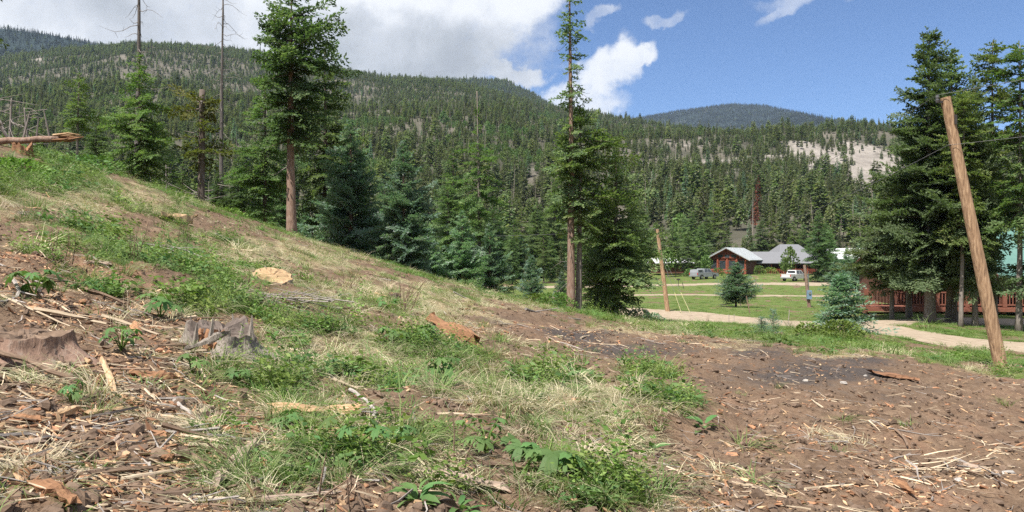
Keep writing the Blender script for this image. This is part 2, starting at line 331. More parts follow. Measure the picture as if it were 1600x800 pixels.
def GD(x, y):
    x = np.asarray(x, float); y = np.asarray(y, float); return G(x, y) + relief(x, y)
def gz(x, y): return float(GD(np.array([x], float), np.array([y], float))[0])
# ------------------------------------------------------------------ materials
def new_mat(name):
    m = bpy.data.materials.new(name); m.use_nodes = True
    return m, NB(m.node_tree), m.node_tree.nodes['Principled BSDF']
def simple(name, c1, c2, scale=8, rough=0.8, stretch=(1, 1, 1), bump=0.0, detail=5, coords='Object', metal=0.0, spec=0.3, rnd=0.0, c3=None):
    m, q, p = new_mat(name)
    v = q.vmul(q.n('ShaderNodeTexCoord').outputs[coords], stretch)
    if rnd:
        oi = q.n('ShaderNodeObjectInfo').outputs['Random']; ad = q.n('ShaderNodeVectorMath', operation='ADD'); q.L.new(v, ad.inputs[0]); cb = q.n('ShaderNodeCombineXYZ'); q.L.new(q.m('MULTIPLY', oi, 53.0), cb.inputs[0]); q.L.new(cb.outputs[0], ad.inputs[1]); v = ad.outputs[0]
    f = q.noise(v, scale, detail, 0.62)
    st = [(0.28, c1), (0.72, c2)] if c3 is None else [(0.25, c1), (0.5, c2), (0.75, c3)]
    c = q.ramp(f, st)
    if rnd:
        hs = q.n('ShaderNodeHueSaturation'); q.L.new(c, hs.inputs['Color']); q.L.new(q.m('ADD', q.m('MULTIPLY', oi, rnd), 1 - rnd / 2), hs.inputs['Value']); c = hs.outputs[0]
    q.L.new(c, p.inputs['Base Color']); p.inputs['Roughness'].default_value = rough; p.inputs['Metallic'].default_value = metal
    p.inputs['Specular IOR Level'].default_value = spec
    if bump:
        bn = q.n('ShaderNodeBump'); bn.inputs['Strength'].default_value = bump; bn.inputs['Distance'].default_value = 0.02; q.L.new(f, bn.inputs['Height']); q.L.new(bn.outputs[0], p.inputs['Normal'])
    return m
def leafy(name, dark, mid, light, trans=0.46, val=0.5, inst=False, scale=0.6):
    """foliage: colour differs from tuft to tuft, from bough to bough and from plant to plant"""
    m, q, p = new_mat(name)
    isl = q.n('ShaderNodeNewGeometry').outputs['Random Per Island']
    oi = q.n('ShaderNodeObjectInfo').outputs['Random']
    pos = q.n('ShaderNodeNewGeometry').outputs['Position']
    nz = q.noise(pos, scale, 3, 0.6)
    f = q.m('ADD', q.m('MULTIPLY', isl, 0.45), q.m('MULTIPLY', nz, 0.55))
    c = q.ramp(f, [(0.2, dark), (0.5, mid), (0.8, light)])
    hs = q.n('ShaderNodeHueSaturation'); q.L.new(c, hs.inputs['Color'])
    q.L.new(q.m('ADD', q.m('MULTIPLY', oi, val), 1 - val * 0.45), hs.inputs['Value']); q.L.new(q.m('ADD', q.m('MULTIPLY', q.m('FRACT', q.m('MULTIPLY', oi, 7.31)), 0.045), 0.478), hs.inputs['Hue'])
    c = hs.outputs[0]
    q.L.new(c, p.inputs['Base Color']); p.inputs['Roughness'].default_value = 0.6; p.inputs['Specular IOR Level'].default_value = 0.25
    tr = q.n('ShaderNodeBsdfTranslucent'); q.L.new(q.mix(1.0, c, (1.0, 1.15, 0.6), 'MULTIPLY'), tr.inputs['Color'])
    mx = q.n('ShaderNodeMixShader'); mx.inputs[0].default_value = trans; q.L.new(p.outputs[0], mx.inputs[1]); q.L.new(tr.outputs[0], mx.inputs[2])
    q.L.new(mx.outputs[0], q.N['Material Output'].inputs['Surface'])
    return m
M = {}
M['fir'] = leafy('fir_needles', (0.060, 0.105, 0.053), (0.124, 0.194, 0.083), (0.233, 0.300, 0.119))
M['fir_dark'] = leafy('dark_fir_needles', (0.043, 0.076, 0.038), (0.089, 0.140, 0.060), (0.168, 0.216, 0.086))
M['fir_warm'] = leafy('fir_needles_warm', (0.063, 0.106, 0.038), (0.132, 0.200, 0.063), (0.216, 0.234, 0.101))
M['spruce'] = leafy('spruce_needles', (0.080, 0.161, 0.093), (0.162, 0.270, 0.161), (0.264, 0.270, 0.257))
M['fir_gold'] = leafy('golden_fir_needles', (0.072, 0.080, 0.020), (0.128, 0.140, 0.036), (0.192, 0.192, 0.063))
M['porch_fir'] = leafy('porch_spruce_needles', (0.061, 0.095, 0.044), (0.128, 0.177, 0.084), (0.207, 0.259, 0.138))
M['snag'] = simple('dark_dead_bark', (.055, .048, .044), (.16, .14, .13), 6, .95, (5, 5, .7), .8)
M['blue'] = leafy('blue_spruce_needles', (0.083, 0.162, 0.104), (0.166, 0.271, 0.185), (0.290, 0.300, 0.293))
M['far_fir'] = leafy('hill_fir_needles', (0.058, 0.079, 0.047), (0.118, 0.141, 0.071), (0.205, 0.212, 0.106), val=0.6)
M['far_fir2'] = leafy('hill_pine_needles', (0.077, 0.110, 0.051), (0.149, 0.192, 0.086), (0.228, 0.220, 0.126), val=0.6)
M['shaded_ridge_spruce'] = leafy('shaded_ridge_needles', (.014, .026, .026), (.026, .044, .042), (.042, .064, .058))  # needles darkened and blued: cloud shade of the far hills put into the colour
M['aspen'] = leafy('aspen_leaves', (.055, .095, .025), (.10, .165, .045), (.16, .23, .08), trans=0.35)
M['dead_red'] = leafy('dead_needles', (.13, .05, .035), (.20, .075, .05), (.28, .12, .08))
M['weed'] = leafy('weed_leaves', (.075, .125, .024), (.135, .21, .045), (.22, .31, .085), trans=0.35, scale=4)
M['broad'] = leafy('broad_leaves', (0.058, 0.120, 0.035), (0.094, 0.180, 0.056), (0.160, 0.250, 0.088), trans=0.35, scale=5, val=0.4)
M['grass'] = leafy('green_grass', (.085, .145, .04), (.15, .215, .068), (.25, .31, .125), trans=0.35, scale=2)
M['meadow'] = leafy('meadow_grass', (.07, .13, .025), (.11, .19, .04), (.17, .25, .07), trans=0.35, scale=.3)
M['straw'] = leafy('straw_grass', (.27, .225, .135), (.41, .36, .235), (.56, .505, .36), trans=0.2, scale=2)
M['bark_fir'] = simple('fir_bark', (.075, .058, .048), (.17, .135, .115), 5, .95, (3, 3, .6), .9)
M['bark_red'] = simple('reddish_bark', (.075, .05, .04), (.24, .155, .115), 6, .95, (3, 3, .7), 1.0, detail=8, c3=(.30, .25, .21))
M['bark_pale'] = simple('pale_spruce_bark', (.13, .105, .09), (.27, .235, .205), 5, .95, (3, 3, .7), .9)
M['grey_wood'] = simple('weathered_grey_wood', (.055, .045, .038), (.25, .215, .18), 9, .9, (8, 8, .5), .9, detail=8, c3=(.36, .32, .275))
M['dead_wood'] = simple('dead_grey_branchwood', (.12, .10, .09), (.27, .24, .22), 6, .9, (4, 4, .6), .4)
M['pole'] = simple('orange_pole_wood', (.09, .052, .032), (.33, .21, .125), 5, .85, (4.5, 4.5, .5), .7, detail=9, c3=(.60, .43, .27))
M['stick_pale'] = simple('barkless_stick', (.30, .23, .15), (.56, .46, .34), 9, .85, (1, 6, 6), .3, rnd=.5)
M['stick_brown'] = simple('brown_stick', (.10, .066, .045), (.24, .165, .115), 9, .9, (1, 6, 6), .4, rnd=.5)
M['stick_grey'] = simple('grey_stick', (.16, .14, .125), (.36, .32, .29), 9, .9, (1, 6, 6), .4, rnd=.5)
M['chip'] = simple('wood_chip', (.28, .165, .09), (.58, .41, .25), 6, .85, (1, 5, 5), .2, rnd=.9)
M['chip_red'] = simple('red_bark_chip', (.14, .068, .038), (.38, .20, .11), 6, .9, (1, 4, 4), .3, rnd=.9)
M['slab'] = simple('split_wood', (.16, .09, .05), (.40, .255, .14), 6, .9, (1, 9, 9), .9, rnd=.3, detail=9, c3=(.55, .42, .28))
M['slab_rot'] = simple('rotten_orange_wood', (.12, .06, .034), (.33, .175, .09), 6, .9, (1, 6, 6), .8, rnd=.3)
M['slab_grey'] = simple('greyed_plank_wood', (.22, .16, .12), (.44, .34, .27), 5, .9, (1, 9, 9), .6, rnd=.3)
M['fresh_cut'] = simple('fresh_cut_wood', (.26, .165, .085), (.46, .33, .195), 5, .8, (1, 3, 3), .4)
M['clod'] = simple('earth_clod', (.085, .057, .040), (.19, .133, .095), 9, 1.0, bump=.8, rnd=.5)
M['rock'] = simple('pale_rock', (.20, .18, .16), (.42, .39, .36), 7, .9, bump=.8)
M['metal_roof'] = simple('pale_metal_roof', (.36, .385, .39), (.50, .525, .53), 2.5, .45, (1, 1, 1), metal=.3)
M['grey_roof'] = simple('grey_shingle_roof', (.13, .132, .142), (.185, .188, .20), 6, .85, bump=.3)
M['teal_roof'] = simple('teal_metal_roof', (.085, .175, .150), (.115, .21, .18), 2, .5)
M['white_roof'] = simple('white_metal_roof', (.50, .50, .51), (.64, .64, .65), 2, .5)
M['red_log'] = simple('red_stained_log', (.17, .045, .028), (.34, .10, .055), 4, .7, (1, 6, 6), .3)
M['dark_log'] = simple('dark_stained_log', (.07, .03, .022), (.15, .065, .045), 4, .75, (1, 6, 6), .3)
M['red_deck'] = simple('red_deck_timber', (.15, .055, .036), (.25, .10, .066), 4, .75, (1, 1, 5), .2)
M['brown_wall'] = simple('brown_wall_boards', (.16, .07, .04), (.26, .12, .075), 4, .8)
M['glass'] = simple('dark_window_glass', (.03, .035, .04), (.05, .06, .07), 3, .08, spec=.8)
M['paint_grey'] = simple('grey_car_paint', (.22, .23, .25), (.27, .28, .30), 2, .35, spec=.6)
M['paint_white'] = simple('silver_white_car_paint', (.55, .55, .54), (.62, .62, .61), 2, .35, spec=.6)
M['tyre'] = simple('tyre_rubber', (.018, .018, .018), (.035, .034, .033), 8, .9)
M['rim'] = simple('wheel_metal', (.35, .35, .36), (.5, .5, .5), 4, .35, metal=.7)
M['lamp_red'] = simple('red_lamp_lens', (.35, .02, .02), (.45, .03, .03), 4, .3)
M['box_blue'] = simple('blue_grey_painted_metal', (.13, .21, .30), (.20, .29, .39), 5, .5)
M['iron'] = simple('dark_iron', (.04, .038, .036), (.09, .08, .075), 8, .6, metal=.4)
M['wire'] = simple('weathered_wire', (.10, .10, .105), (.16, .16, .165), 4, .5)
M['guy_yellow'] = simple('pale_yellow_guy_guard', (.52, .48, .22), (.62, .58, .30), 4, .6)
M['ceramic'] = simple('dark_glazed_insulator', (.10, .10, .11), (.16, .16, .17), 4, .3)
M['blue_paint'] = simple('blue_enamel', (.03, .07, .20), (.05, .10, .26), 4, .4)

def ground_mat(name, hill=False):
    m, q, p = new_mat(name); p.inputs['Roughness'].default_value = 0.95; p.inputs['Specular IOR Level'].default_value = 0.15
    pos = q.n('ShaderNodeNewGeometry').outputs['Position']
    if hill:
        f = q.noise(pos, 0.02, 6, .65); c = q.ramp(f, [(.3, (.045, .046, .032)), (.5, (.085, .080, .060)), (.7, (.15, .132, .108))])
        g = q.noise(pos, 0.12, 8, .7); sc = q.ramp(g, [(.25, (.13, .113, .10)), (.5, (.245, .22, .195)), (.75, (.36, .325, .29))])
        me = q.smooth(q.m('ADD', q.attr('scree'), q.m('MULTIPLY', q.m('SUBTRACT', g, .5), .9)), .25, .6)
        c = q.mix(q.attr('wood'), c, (.020, .032, .032)); c = q.mix(me, c, sc)  # far ground dark as close forest, also tinted with the hill's cloud shade
        gr = q.ramp(q.noise(pos, .25, 5, .6), [(.3, (.075, .11, .03)), (.7, (.15, .17, .06))])
        c = q.mix(q.m('SUBTRACT', 1.0, q.attr('hill')), c, gr)
        q.L.new(c, p.inputs['Base Color'])
        bn = q.n('ShaderNodeBump'); bn.inputs['Strength'].default_value = .8; bn.inputs['Distance'].default_value = 3; q.L.new(g, bn.inputs['Height']); q.L.new(bn.outputs[0], p.inputs['Normal'])
        return m
    n_big = q.noise(pos, 0.9, 5, .6); n_mid = q.noise(pos, 5, 6, .65); n_fin = q.noise(pos, 34, 6, .7)
    soil = q.ramp(q.m('ADD', q.m('MULTIPLY', n_mid, .6), q.m('MULTIPLY', n_fin, .4)), [(.3, (.066, .043, .029)), (.5, (.140, .094, .062)), (.68, (.245, .175, .118))])
    rs = q.ramp(n_fin, [(.3, (.14, .078, .052)), (.7, (.34, .205, .135))])
    soil = q.mix(q.m('MULTIPLY', q.smooth(n_big, .42, .68), q.m('ADD', q.attr('chip'), .15, clamp=True)), soil, rs)
    # flat print of the smallest chips between the modelled ones
    vo = q.n('ShaderNodeTexVoronoi', feature='F1'); q.L.new(q.vmul(pos, (1.0, 1.35, 1)), vo.inputs['Vector']); vo.inputs['Scale'].default_value = 46; vo.inputs['Randomness'].default_value = 1
    vc = q.n('ShaderNodeSeparateColor'); q.L.new(vo.outputs['Color'], vc.inputs[0])
    chipc = q.ramp(vc.outputs[1], [(.0, (.13, .065, .04)), (.35, (.28, .16, .09)), (.7, (.42, .29, .17)), (1.0, (.58, .46, .31))])
    chipm = q.m('MULTIPLY', q.smooth(vc.outputs[0], .50, .62), q.smooth(vo.outputs['Distance'], .42, .30))
    c = q.mix(q.m('MULTIPLY', chipm, q.m('ADD', q.m('MULTIPLY', q.attr('chip'), .85), .12)), soil, chipc)
    char = q.ramp(n_fin, [(.3, (.030, .027, .026)), (.7, (.105, .085, .075))])
    c = q.mix(q.smooth(q.m('ADD', q.attr('char'), q.m('MULTIPLY', q.m('SUBTRACT', n_mid, .5), 1.0)), .30, .85), c, char)
    # matted straw: fine fibres in two directions
    f1 = q.noise(q.vmul(pos, (55, 9, 20)), 1, 4, .6, .6); f2 = q.noise(q.vmul(pos, (12, 60, 20)), 1, 4, .6, .6)
    fib = q.m('ADD', q.m('MULTIPLY', q.m('MAXIMUM', f1, f2), .7), q.m('MULTIPLY', n_mid, .3))
    straw = q.ramp(fib, [(.36, (.10, .075, .045)), (.52, (.27, .215, .125)), (.68, (.44, .37, .23))])
    c = q.mix(q.smooth(q.m('ADD', q.attr('straw'), q.m('MULTIPLY', q.m('SUBTRACT', fib, .52), 1.2)), .38, .72), c, straw)
    green = q.ramp(fib, [(.36, (.04, .055, .014)), (.52, (.095, .130, .032)), (.70, (.19, .215, .075))])
    c = q.mix(q.smooth(q.m('ADD', q.attr('green'), q.m('MULTIPLY', q.m('SUBTRACT', n_mid, .5), .9)), .50, .85), c, green)
    road = q.ramp(q.m('ADD', q.m('MULTIPLY', q.noise(pos, .8, 5, .6), .5), q.m('MULTIPLY', n_fin, .5)), [(.3, (.20, .155, .108)), (.55, (.30, .24, .175)), (.75, (.39, .32, .245))])
    c = q.mix(q.smooth(q.m('ADD', q.attr('road'), q.m('MULTIPLY', q.m('SUBTRACT', n_mid, .5), .6)), .35, .62), c, road)
    q.L.new(c, p.inputs['Base Color'])
    h = q.m('ADD', q.m('MULTIPLY', n_fin, .5), q.m('ADD', q.m('MULTIPLY', chipm, .35), q.m('MULTIPLY', fib, .6)))
    bn = q.n('ShaderNodeBump'); bn.inputs['Strength'].default_value = .9; bn.inputs['Distance'].default_value = .03; q.L.new(h, bn.inputs['Height']); q.L.new(bn.outputs[0], p.inputs['Normal'])
    return m
M['ground'] = ground_mat('cleared_slope_ground'); M['hillside'] = ground_mat('hillside_ground', True)

# ------------------------------------------------------------------ ground and hills: one polar grid, split into two sheets
def az_cols():
    inner = np.arange(-37, 37.001, 0.125); outer = np.concatenate([np.arange(-180, -60, 6), np.arange(-60, -37, 1.2)]); o2 = np.concatenate([np.arange(38.0, 60, 1.2), np.arange(60, 180, 6)])
    return np.radians(np.concatenate([outer, inner, o2]))
def polar_sheet(name, radii, mat, smooth=True, centre=False, label=None):
    a = az_cols(); A, Rr = np.meshgrid(a, radii); x = Rr * np.sin(A); y = Rr * np.cos(A); mk = masks(x.ravel(), y.ravel())
    z = G(x, y) + relief(x.ravel(), y.ravel(), mk).reshape(x.shape); nr, nc = x.shape
    V = np.stack([x.ravel(), y.ravel(), z.ravel()], 1)
    i = np.arange(nr - 1)[:, None] * nc; j = np.arange(nc)[None, :]; j2 = (j + 1) % nc
    F = np.stack([i + j, i + j2, i + nc + j2, i + nc + j], -1).reshape(-1, 4)[:, ::-1]
    parts = [F]
    if centre:
        V = np.concatenate([V, [[0, 0, float(z[0].mean())]]]); k = len(V) - 1
        parts.append(np.stack([np.full(nc, k), j2.ravel(), j.ravel()], 1)[:, ::-1])
        for q in mk: mk[q] = np.concatenate([mk[q], [0]])
    me = mesh(name, V, [np.ascontiguousarray(f) for f in parts], mat, smooth=smooth)
    for q, v in mk.items(): me.attributes.new(q, 'FLOAT', 'POINT').data.foreach_set('value', v.astype(np.float32))
    return tag(obj(name, me), kind='structure')
def geo(a, b, q): return np.geomspace(a, b, int(math.log(b / a) / math.log(q)) + 2)
RA = np.concatenate([geo(0.5, 2.6, 1.08)[:-1], geo(2.6, 60, 1.0105)[:-1], geo(60, 172, 1.025)])
polar_sheet('ground', RA, M['ground'], centre=True)
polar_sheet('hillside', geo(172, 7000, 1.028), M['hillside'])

# ------------------------------------------------------------------ roads: thin worn sheets lying on the ground
M['road'] = simple('packed_dirt_road', (.19, .145, .10), (.30, .238, .172), 2.2, .95, (1, 1, 1), .4, detail=9, c3=(.38, .31, .235))
def ribbon(name, pts, w, seed, mat='road'):
    P = [np.array(p, float) for p in pts]; S = []
    for i in range(len(P) - 1):                       # Catmull-Rom through the centre line
        a, b_, c, d = P[max(i - 1, 0)], P[i], P[i + 1], P[min(i + 2, len(P) - 1)]; n = max(4, int(np.linalg.norm(c - b_) / .5))
        for k in range(n): u = k / n; S.append(.5 * ((2 * b_) + (c - a) * u + (2 * a - 5 * b_ + 4 * c - d) * u * u + (3 * b_ - a - 3 * c + d) * u ** 3))
    S = np.array(S); T = np.gradient(S, axis=0); T /= np.linalg.norm(T, axis=1, keepdims=True); N = np.stack([-T[:, 1], T[:, 0]], 1); k = 13; V = []
    ss = np.arange(len(S)) * .5; wl = w + fbm(ss, ss * 0, 2.2, 3, seed) * .9; wr = w + fbm(ss, ss * 0 + 50, 2.2, 3, seed) * .9
    for j in range(k):
        u = j / (k - 1) * 2 - 1; off = np.where(u < 0, u * wl, u * wr); q = S + N * off[:, None]; V.append(np.stack([q[:, 0], q[:, 1], GD(q[:, 0], q[:, 1]) + .035 - .03 * abs(u) ** 4], 1))
    V = np.stack(V, 1).reshape(-1, 3); n = len(S); i = np.arange(n - 1)[:, None] * k; j = np.arange(k - 1)[None]; F = np.stack([i + j, i + k + j, i + k + j + 1, i + j + 1], -1).reshape(-1, 4)
    return tag(obj(name, mesh(name, V, F, M[mat], smooth=True)), kind='structure')
ribbon('dirt_road', ROAD, 3.1, 1); ribbon('side_road', SPUR, 1.6, 2); ribbon('meadow_track', TRACK, 1.0, 3); ribbon('driveway', DRIVE, 2.4, 4); ribbon('parking_drive', DRIVE2, 3.8, 5)
# ------------------------------------------------------------------ conifers
def rotz(a):
    c, s = np.cos(a), np.sin(a); z = np.zeros_like(c); o = np.ones_like(c)
    return np.stack([np.stack([c, -s, z], -1), np.stack([s, c, z], -1), np.stack([z, z, o], -1)], -2)
def tufts(P, D, L, Wd, r, up=0.6):
    """leaf-shaped quads from points P along directions D"""
    n = len(P); D = D / np.linalg.norm(D, axis=1, keepdims=True)
    N = r.normal(0, 1, (n, 3)) * (1 - up) + np.array([0, 0, up]); S = np.cross(D, N); S /= np.linalg.norm(S, axis=1, keepdims=True) + 1e-9
    L = L[:, None]; Wd = Wd[:, None]
    V = np.stack([P, P + D * L * .45 + S * Wd, P + D * L, P + D * L * .45 - S * Wd], 1)
    return V
def bough(L, seed, dens=1.2, tl=0.17, droop=0.10):
    """a flat drooping bough of length L along +X, made of needle tufts on side twigs"""
    r = np.random.default_rng(seed); P = []; D = []
    def spine(t): return np.array([t * L, 0.0, -droop * L * t ** 1.6 + 0.10 * L * t ** 4])
    n = max(4, int(L / 0.105 * dens))
    for i in range(n):
        t = 0.12 + 0.88 * (i + r.random()) / n
        base = spine(t); tw = (0.40 * L * (1.12 - t) ** 0.8 * min(1, t * 2.6) + 0.05) * r.uniform(.55, 1.15)
        for sg in (-1, 1):
            if r.random() < .08: continue
            an = R(r.uniform(42, 70)) * sg; d = np.array([math.cos(an), math.sin(an), r.uniform(-.28, .12)])
            k = max(1, int(round(tw / (tl * .62))))
            for j in range(k):
                u = (j + r.random() * .6) / k * tw; pt = base + d * u + np.array([0, 0, -0.22 * u * u / max(L, .3)]) + r.normal(0, .012, 3)
                dd = d + r.normal(0, .30, 3); dd[2] += r.uniform(-.1, .25); P.append(pt); D.append(dd)
        P.append(base); D.append(np.array([1, 0, 0.1]) + r.normal(0, .4, 3))
    P.append(spine(1.0) - np.array([.04, 0, 0])); D.append(np.array([1, 0, .2]))
    P = np.array(P); D = np.array(D); n = len(P)
    return tufts(P, D, tl * r.uniform(.7, 1.3, n), tl * r.uniform(.20, .34, n), r, .74)
def crown_mesh(name, mat, H, hb, prof, seed, nb=9.0, droop=(12, -22), tl=0.17, dens=1.25, gap=.12, lean=0, side=None, lens=(.5, .9, 1.5, 2.3, 3.2), tip=True, limb=True, wood=None, whorl=.42):
    """prof(u)->radius for u=0 at crown base, 1 at top; droop: angle at top and at base; side=(azimuth, strength) favours one side"""
    r = np.random.default_rng(seed); T = {l: [bough(l, seed * 7 + i * 31 + int(l * 10), dens * 1.12, tl * .82) for i in range(3)] for l in lens}
    out = []; LB = MB(); h = hb; boughs = 0
    lump = r.uniform(0, 6.28, 4)
    while h < H * 0.992:
        u = (h - hb) / (H - hb); rad = prof(u); k = max(3, int(round(nb * (0.45 + .55 * min(1, rad / 1.6))))); a0 = r.uniform(0, 6.28)
        for i in range(k):
            if r.random() < gap: continue
            a = a0 + 6.283 * i / k + r.normal(0, .22); hh = h + r.normal(0, whorl * .45)
            L = rad * r.uniform(.62, 1.18) * (1 + .22 * math.sin(3 * a + lump[0] + hh * 1.1) + .16 * math.sin(5 * a + lump[1] - hh * 2.3))
            if side is not None: L *= 1 + side[1] * math.cos(a - side[0])
            L = max(.16, L); ln = min(lens, key=lambda q: abs(math.log(q / L))); B = T[ln][r.integers(3)]; sc = L / ln
            pit = R(droop[0] + (droop[1] - droop[0]) * (1 - u) ** .8 + r.normal(0, 12))
            cp, sp = math.cos(pit), math.sin(pit); rol = r.normal(0, .38); cr, sr = math.cos(rol), math.sin(rol); ca, sa = math.cos(a), math.sin(a)
            Mx = np.array([[ca, -sa, 0], [sa, ca, 0], [0, 0, 1]]) @ np.array([[cp, 0, -sp], [0, 1, 0], [sp, 0, cp]]) @ np.array([[1, 0, 0], [0, cr, -sr], [0, sr, cr]])
            # resize the bough but keep its needles at their own size
            Q = B.reshape(-1, 4, 3); c0 = Q[:, :1, :]; Q = c0 * sc + (Q - c0) * (sc ** .35)
            out.append(Q.reshape(-1, 3) @ Mx.T + np.array([lean * hh, 0, hh])); boughs += 1
            if limb and L > .8: 
                e = Mx @ np.array([L * .75, 0, -L * .06]); p0 = Vector((lean * hh, 0, hh)); V, F = tube([p0, p0 + Vector(e) * .55, p0 + Vector(e)], [.012 + .012 * L, .012 + .004 * L, .006], 3, False); LB.add(V, F)
        h += whorl * r.uniform(.65, 1.3) * (0.55 + .45 * min(1, rad / 1.2))
    V = np.concatenate(out)
    if tip:
        n = 26; P = np.stack([np.full(n, lean * H), np.zeros(n), H - r.uniform(0, .7, n)], 1); D = np.stack([r.normal(0, .7, n), r.normal(0, .7, n), r.uniform(.3, 1.2, n)], 1)
        V = np.concatenate([V, tufts(P, D, np.full(n, tl * 1.1), np.full(n, tl * .22), r, .1).reshape(-1, 3)])
    nf = len(V) // 4; F = np.arange(nf * 4).reshape(-1, 4); fm = np.zeros(nf, int)
    if len(LB.V):
        F2 = np.array(LB.F) + len(V); V = np.concatenate([V, np.array([tuple(v) for v in LB.V])]); F = np.concatenate([F, F2]); fm = np.concatenate([fm, np.ones(len(F2), int)])
    return mesh(name, V, F, [mat, wood or M['bark_fir']], fm)
def trunk_mesh(name, mat, H, r0, seed=0, lean=0, r1=None, flare=1.35, bow=0.0, n=9):
    r = np.random.default_rng(seed); P = []; Rd = []; k = 14; ph = r.uniform(0, 6.28)
    for i in range(k + 1):
        u = i / k; P.append((lean * H * u + bow * math.sin(math.pi * u) + .02 * H * .1 * math.sin(5 * u + ph), .02 * H * .1 * math.cos(4 * u + ph), -0.35 + (H + .35) * u))
        Rd.append((r0 * (1 - u) + (r1 if r1 is not None else .018) * u) * (1 + (flare - 1) * math.exp(-u * 26)))
    V, F = tube(P, Rd, n); V = [v + Vector((r.normal(0, .05 * r0), r.normal(0, .05 * r0), 0)) for v in V]
    return mesh(name, V, F, mat, smooth=True)
def tree(label, px, d, H, r0, crown, trunk, rot=0.0, scale=1.0, name='fir_tree', group=None, z=None, extra=()):
    x = (px - 800) / FPX * d; zz = (gz(x, d) if z is None else z) - .05
    t = thing(name, label, 'tree', (x, d, zz), (0, 0, rot), group, scale)
    obj('trunk', trunk, t)
    if crown is not None: obj('crown', crown, t)
    for n_, me_ in extra: obj(n_, me_, t)
    return t
def dead_branches(t, H, h0, h1, n, L, seed, mat=None, r0=.02, droop=-.25, lean=0):
    """bare side branches, each its own piece"""
    r = random.Random(seed)
    for i in range(n):
        h = h0 + (h1 - h0) * (i + r.random()) / n; a = r.uniform(0, 6.28); l = L * r.uniform(.35, 1.15); P = [(lean * h, 0, h)]; k = 5
        for j in range(1, k + 1):
            u = j / k; P.append((lean * h + math.cos(a + .25 * u) * l * u, math.sin(a + .25 * u) * l * u, h + droop * l * u + .12 * l * math.sin(u * 5 + i)))
        m = MB(); m.tube(P, [r0 * (1 - .8 * q / k) for q in range(k + 1)], 4)
        if l > .7:
            for j in (2, 3):
                p = P[j]; m.tube([p, (p[0] + r.uniform(-.3, .3) * l * .6, p[1] + r.uniform(-.3, .3) * l * .6, p[2] + r.uniform(-.25, .1) * l)], [r0 * .5, r0 * .2], 3)
        m.build('branch', mat or M['dead_wood'], t)
cone = lambda a, b_, p=.85: (lambda u: b_ + (a - b_) * (1 - u) ** p)
def bulge(a, top, peak=.25):        # widest a little above the crown's base
    return lambda u: (a * (.55 + .45 * min(1, u / peak)) if u < peak else a * (1 - (u - peak) / (1 - peak)) ** .9) + top
# ---- the tall trees along the crest, left to right
Zg = lambda px, d: gz((px - 800) / FPX * d, d)
def HT(px, d, ytop): return (400 - ytop) / FPX * d - Zg(px, d)       # height so that the top shows at ytop
big_spruce = crown_mesh('spruce_crown', M['spruce'], 8.0, .5, bulge(2.25, .12, .2), 11, nb=14, tl=.18, whorl=.34, gap=.04, dens=1.4, droop=(30, -8))
spruce_trunk = trunk_mesh('spruce_trunk', M['bark_red'], 7.9, .17, 3)
light_spruce = big_spruce.copy(); light_spruce.name = 'light_spruce_crown'; light_spruce.materials[0] = M['blue']
dense_fir = crown_mesh('dense_fir_crown', M['fir'], 12.0, 1.2, bulge(2.5, .15, .3), 12, nb=11, tl=.17, whorl=.44, gap=.08)
dense_trunk = trunk_mesh('dense_fir_trunk', M['bark_fir'], 11.9, .19, 4)
warm_fir = crown_mesh('warm_fir_crown', M['fir_warm'], 10.0, 2.0, bulge(2.1, .12, .35), 13, nb=9, tl=.17, whorl=.48, gap=.16)
warm_trunk = trunk_mesh('warm_fir_trunk', M['bark_fir'], 9.9, .15, 5)
H1 = HT(455, 33, -35)
t = tree('very tall dark fir with a long bare lower trunk and its tip out of view', 455, 33, H1, .24,
     crown_mesh('tall_fir_crown', M['fir_dark'], H1, 4.2, bulge(1.6, .4, .55), 21, nb=11, tl=.18, whorl=.36, gap=.10, droop=(28, -24), side=(0.0, .18)),
     trunk_mesh('tall_fir_trunk', M['bark_red'], H1 - .1, .215, 8))
dead_branches(t, H1, 2.2, 5.5, 10, 1.1, 41)
H1b = HT(508, 40, 70)
t = tree('dark full fir close behind the right side of the tall bare trunked fir', 508, 40, H1b, .2,
     crown_mesh('full_fir_crown', M['fir'], H1b, 2.2, bulge(1.95, .2, .3), 22, nb=9, tl=.18, whorl=.46, gap=.14), trunk_mesh('full_fir_trunk', M['bark_fir'], H1b - .1, .2, 9))
t = tree('rounded fir with light green bough tips between dark fir and blue green spruce', 548, 37, 8, .18, light_spruce, spruce_trunk, 1.1, HT(548, 37, 190) / 8.0)
t = tree('blue green spruce on the crest with a red trunk showing low down', 630, 34.8, 8, .18, light_spruce, spruce_trunk, 3.4, HT(630, 34.8, 222) / 8.0, name='spruce_tree')
t = tree('green gold fir left of the tall bare trunked fir', 414, 38, 10, .16, warm_fir, warm_trunk, .4, HT(414, 38, 118) / 10)
t = tree('low dark fir at the foot of the standing dead trunk', 372, 40, 12, .16, dense_fir, dense_trunk, 2.0, HT(372, 40, 235) / 12)
t = tree('broad green gold fir standing in front of a thin dead top', 218, 29, 10, .18,
     crown_mesh('broad_fir_crown', M['fir_warm'], 8.0, .9, bulge(1.75, .15, .3), 24, nb=11, tl=.15, whorl=.36, gap=.08), trunk_mesh('broad_fir_trunk', M['bark_fir'], 7.9, .13, 10), .7, HT(218, 29, 84) / 8.0)
t = tree('slender leaning fir with a bare pale stem below a small crown', 118, 38, 10, .12,
     crown_mesh('small_top_crown', M['fir_warm'], 8.0, 4.2, bulge(1.05, .1, .35), 25, nb=9, tl=.15, whorl=.36, gap=.08, lean=.03), trunk_mesh('leaning_trunk', M['bark_pale'], 7.9, .12, 11, lean=.03), 0, HT(124, 38, 112) / 8.0)
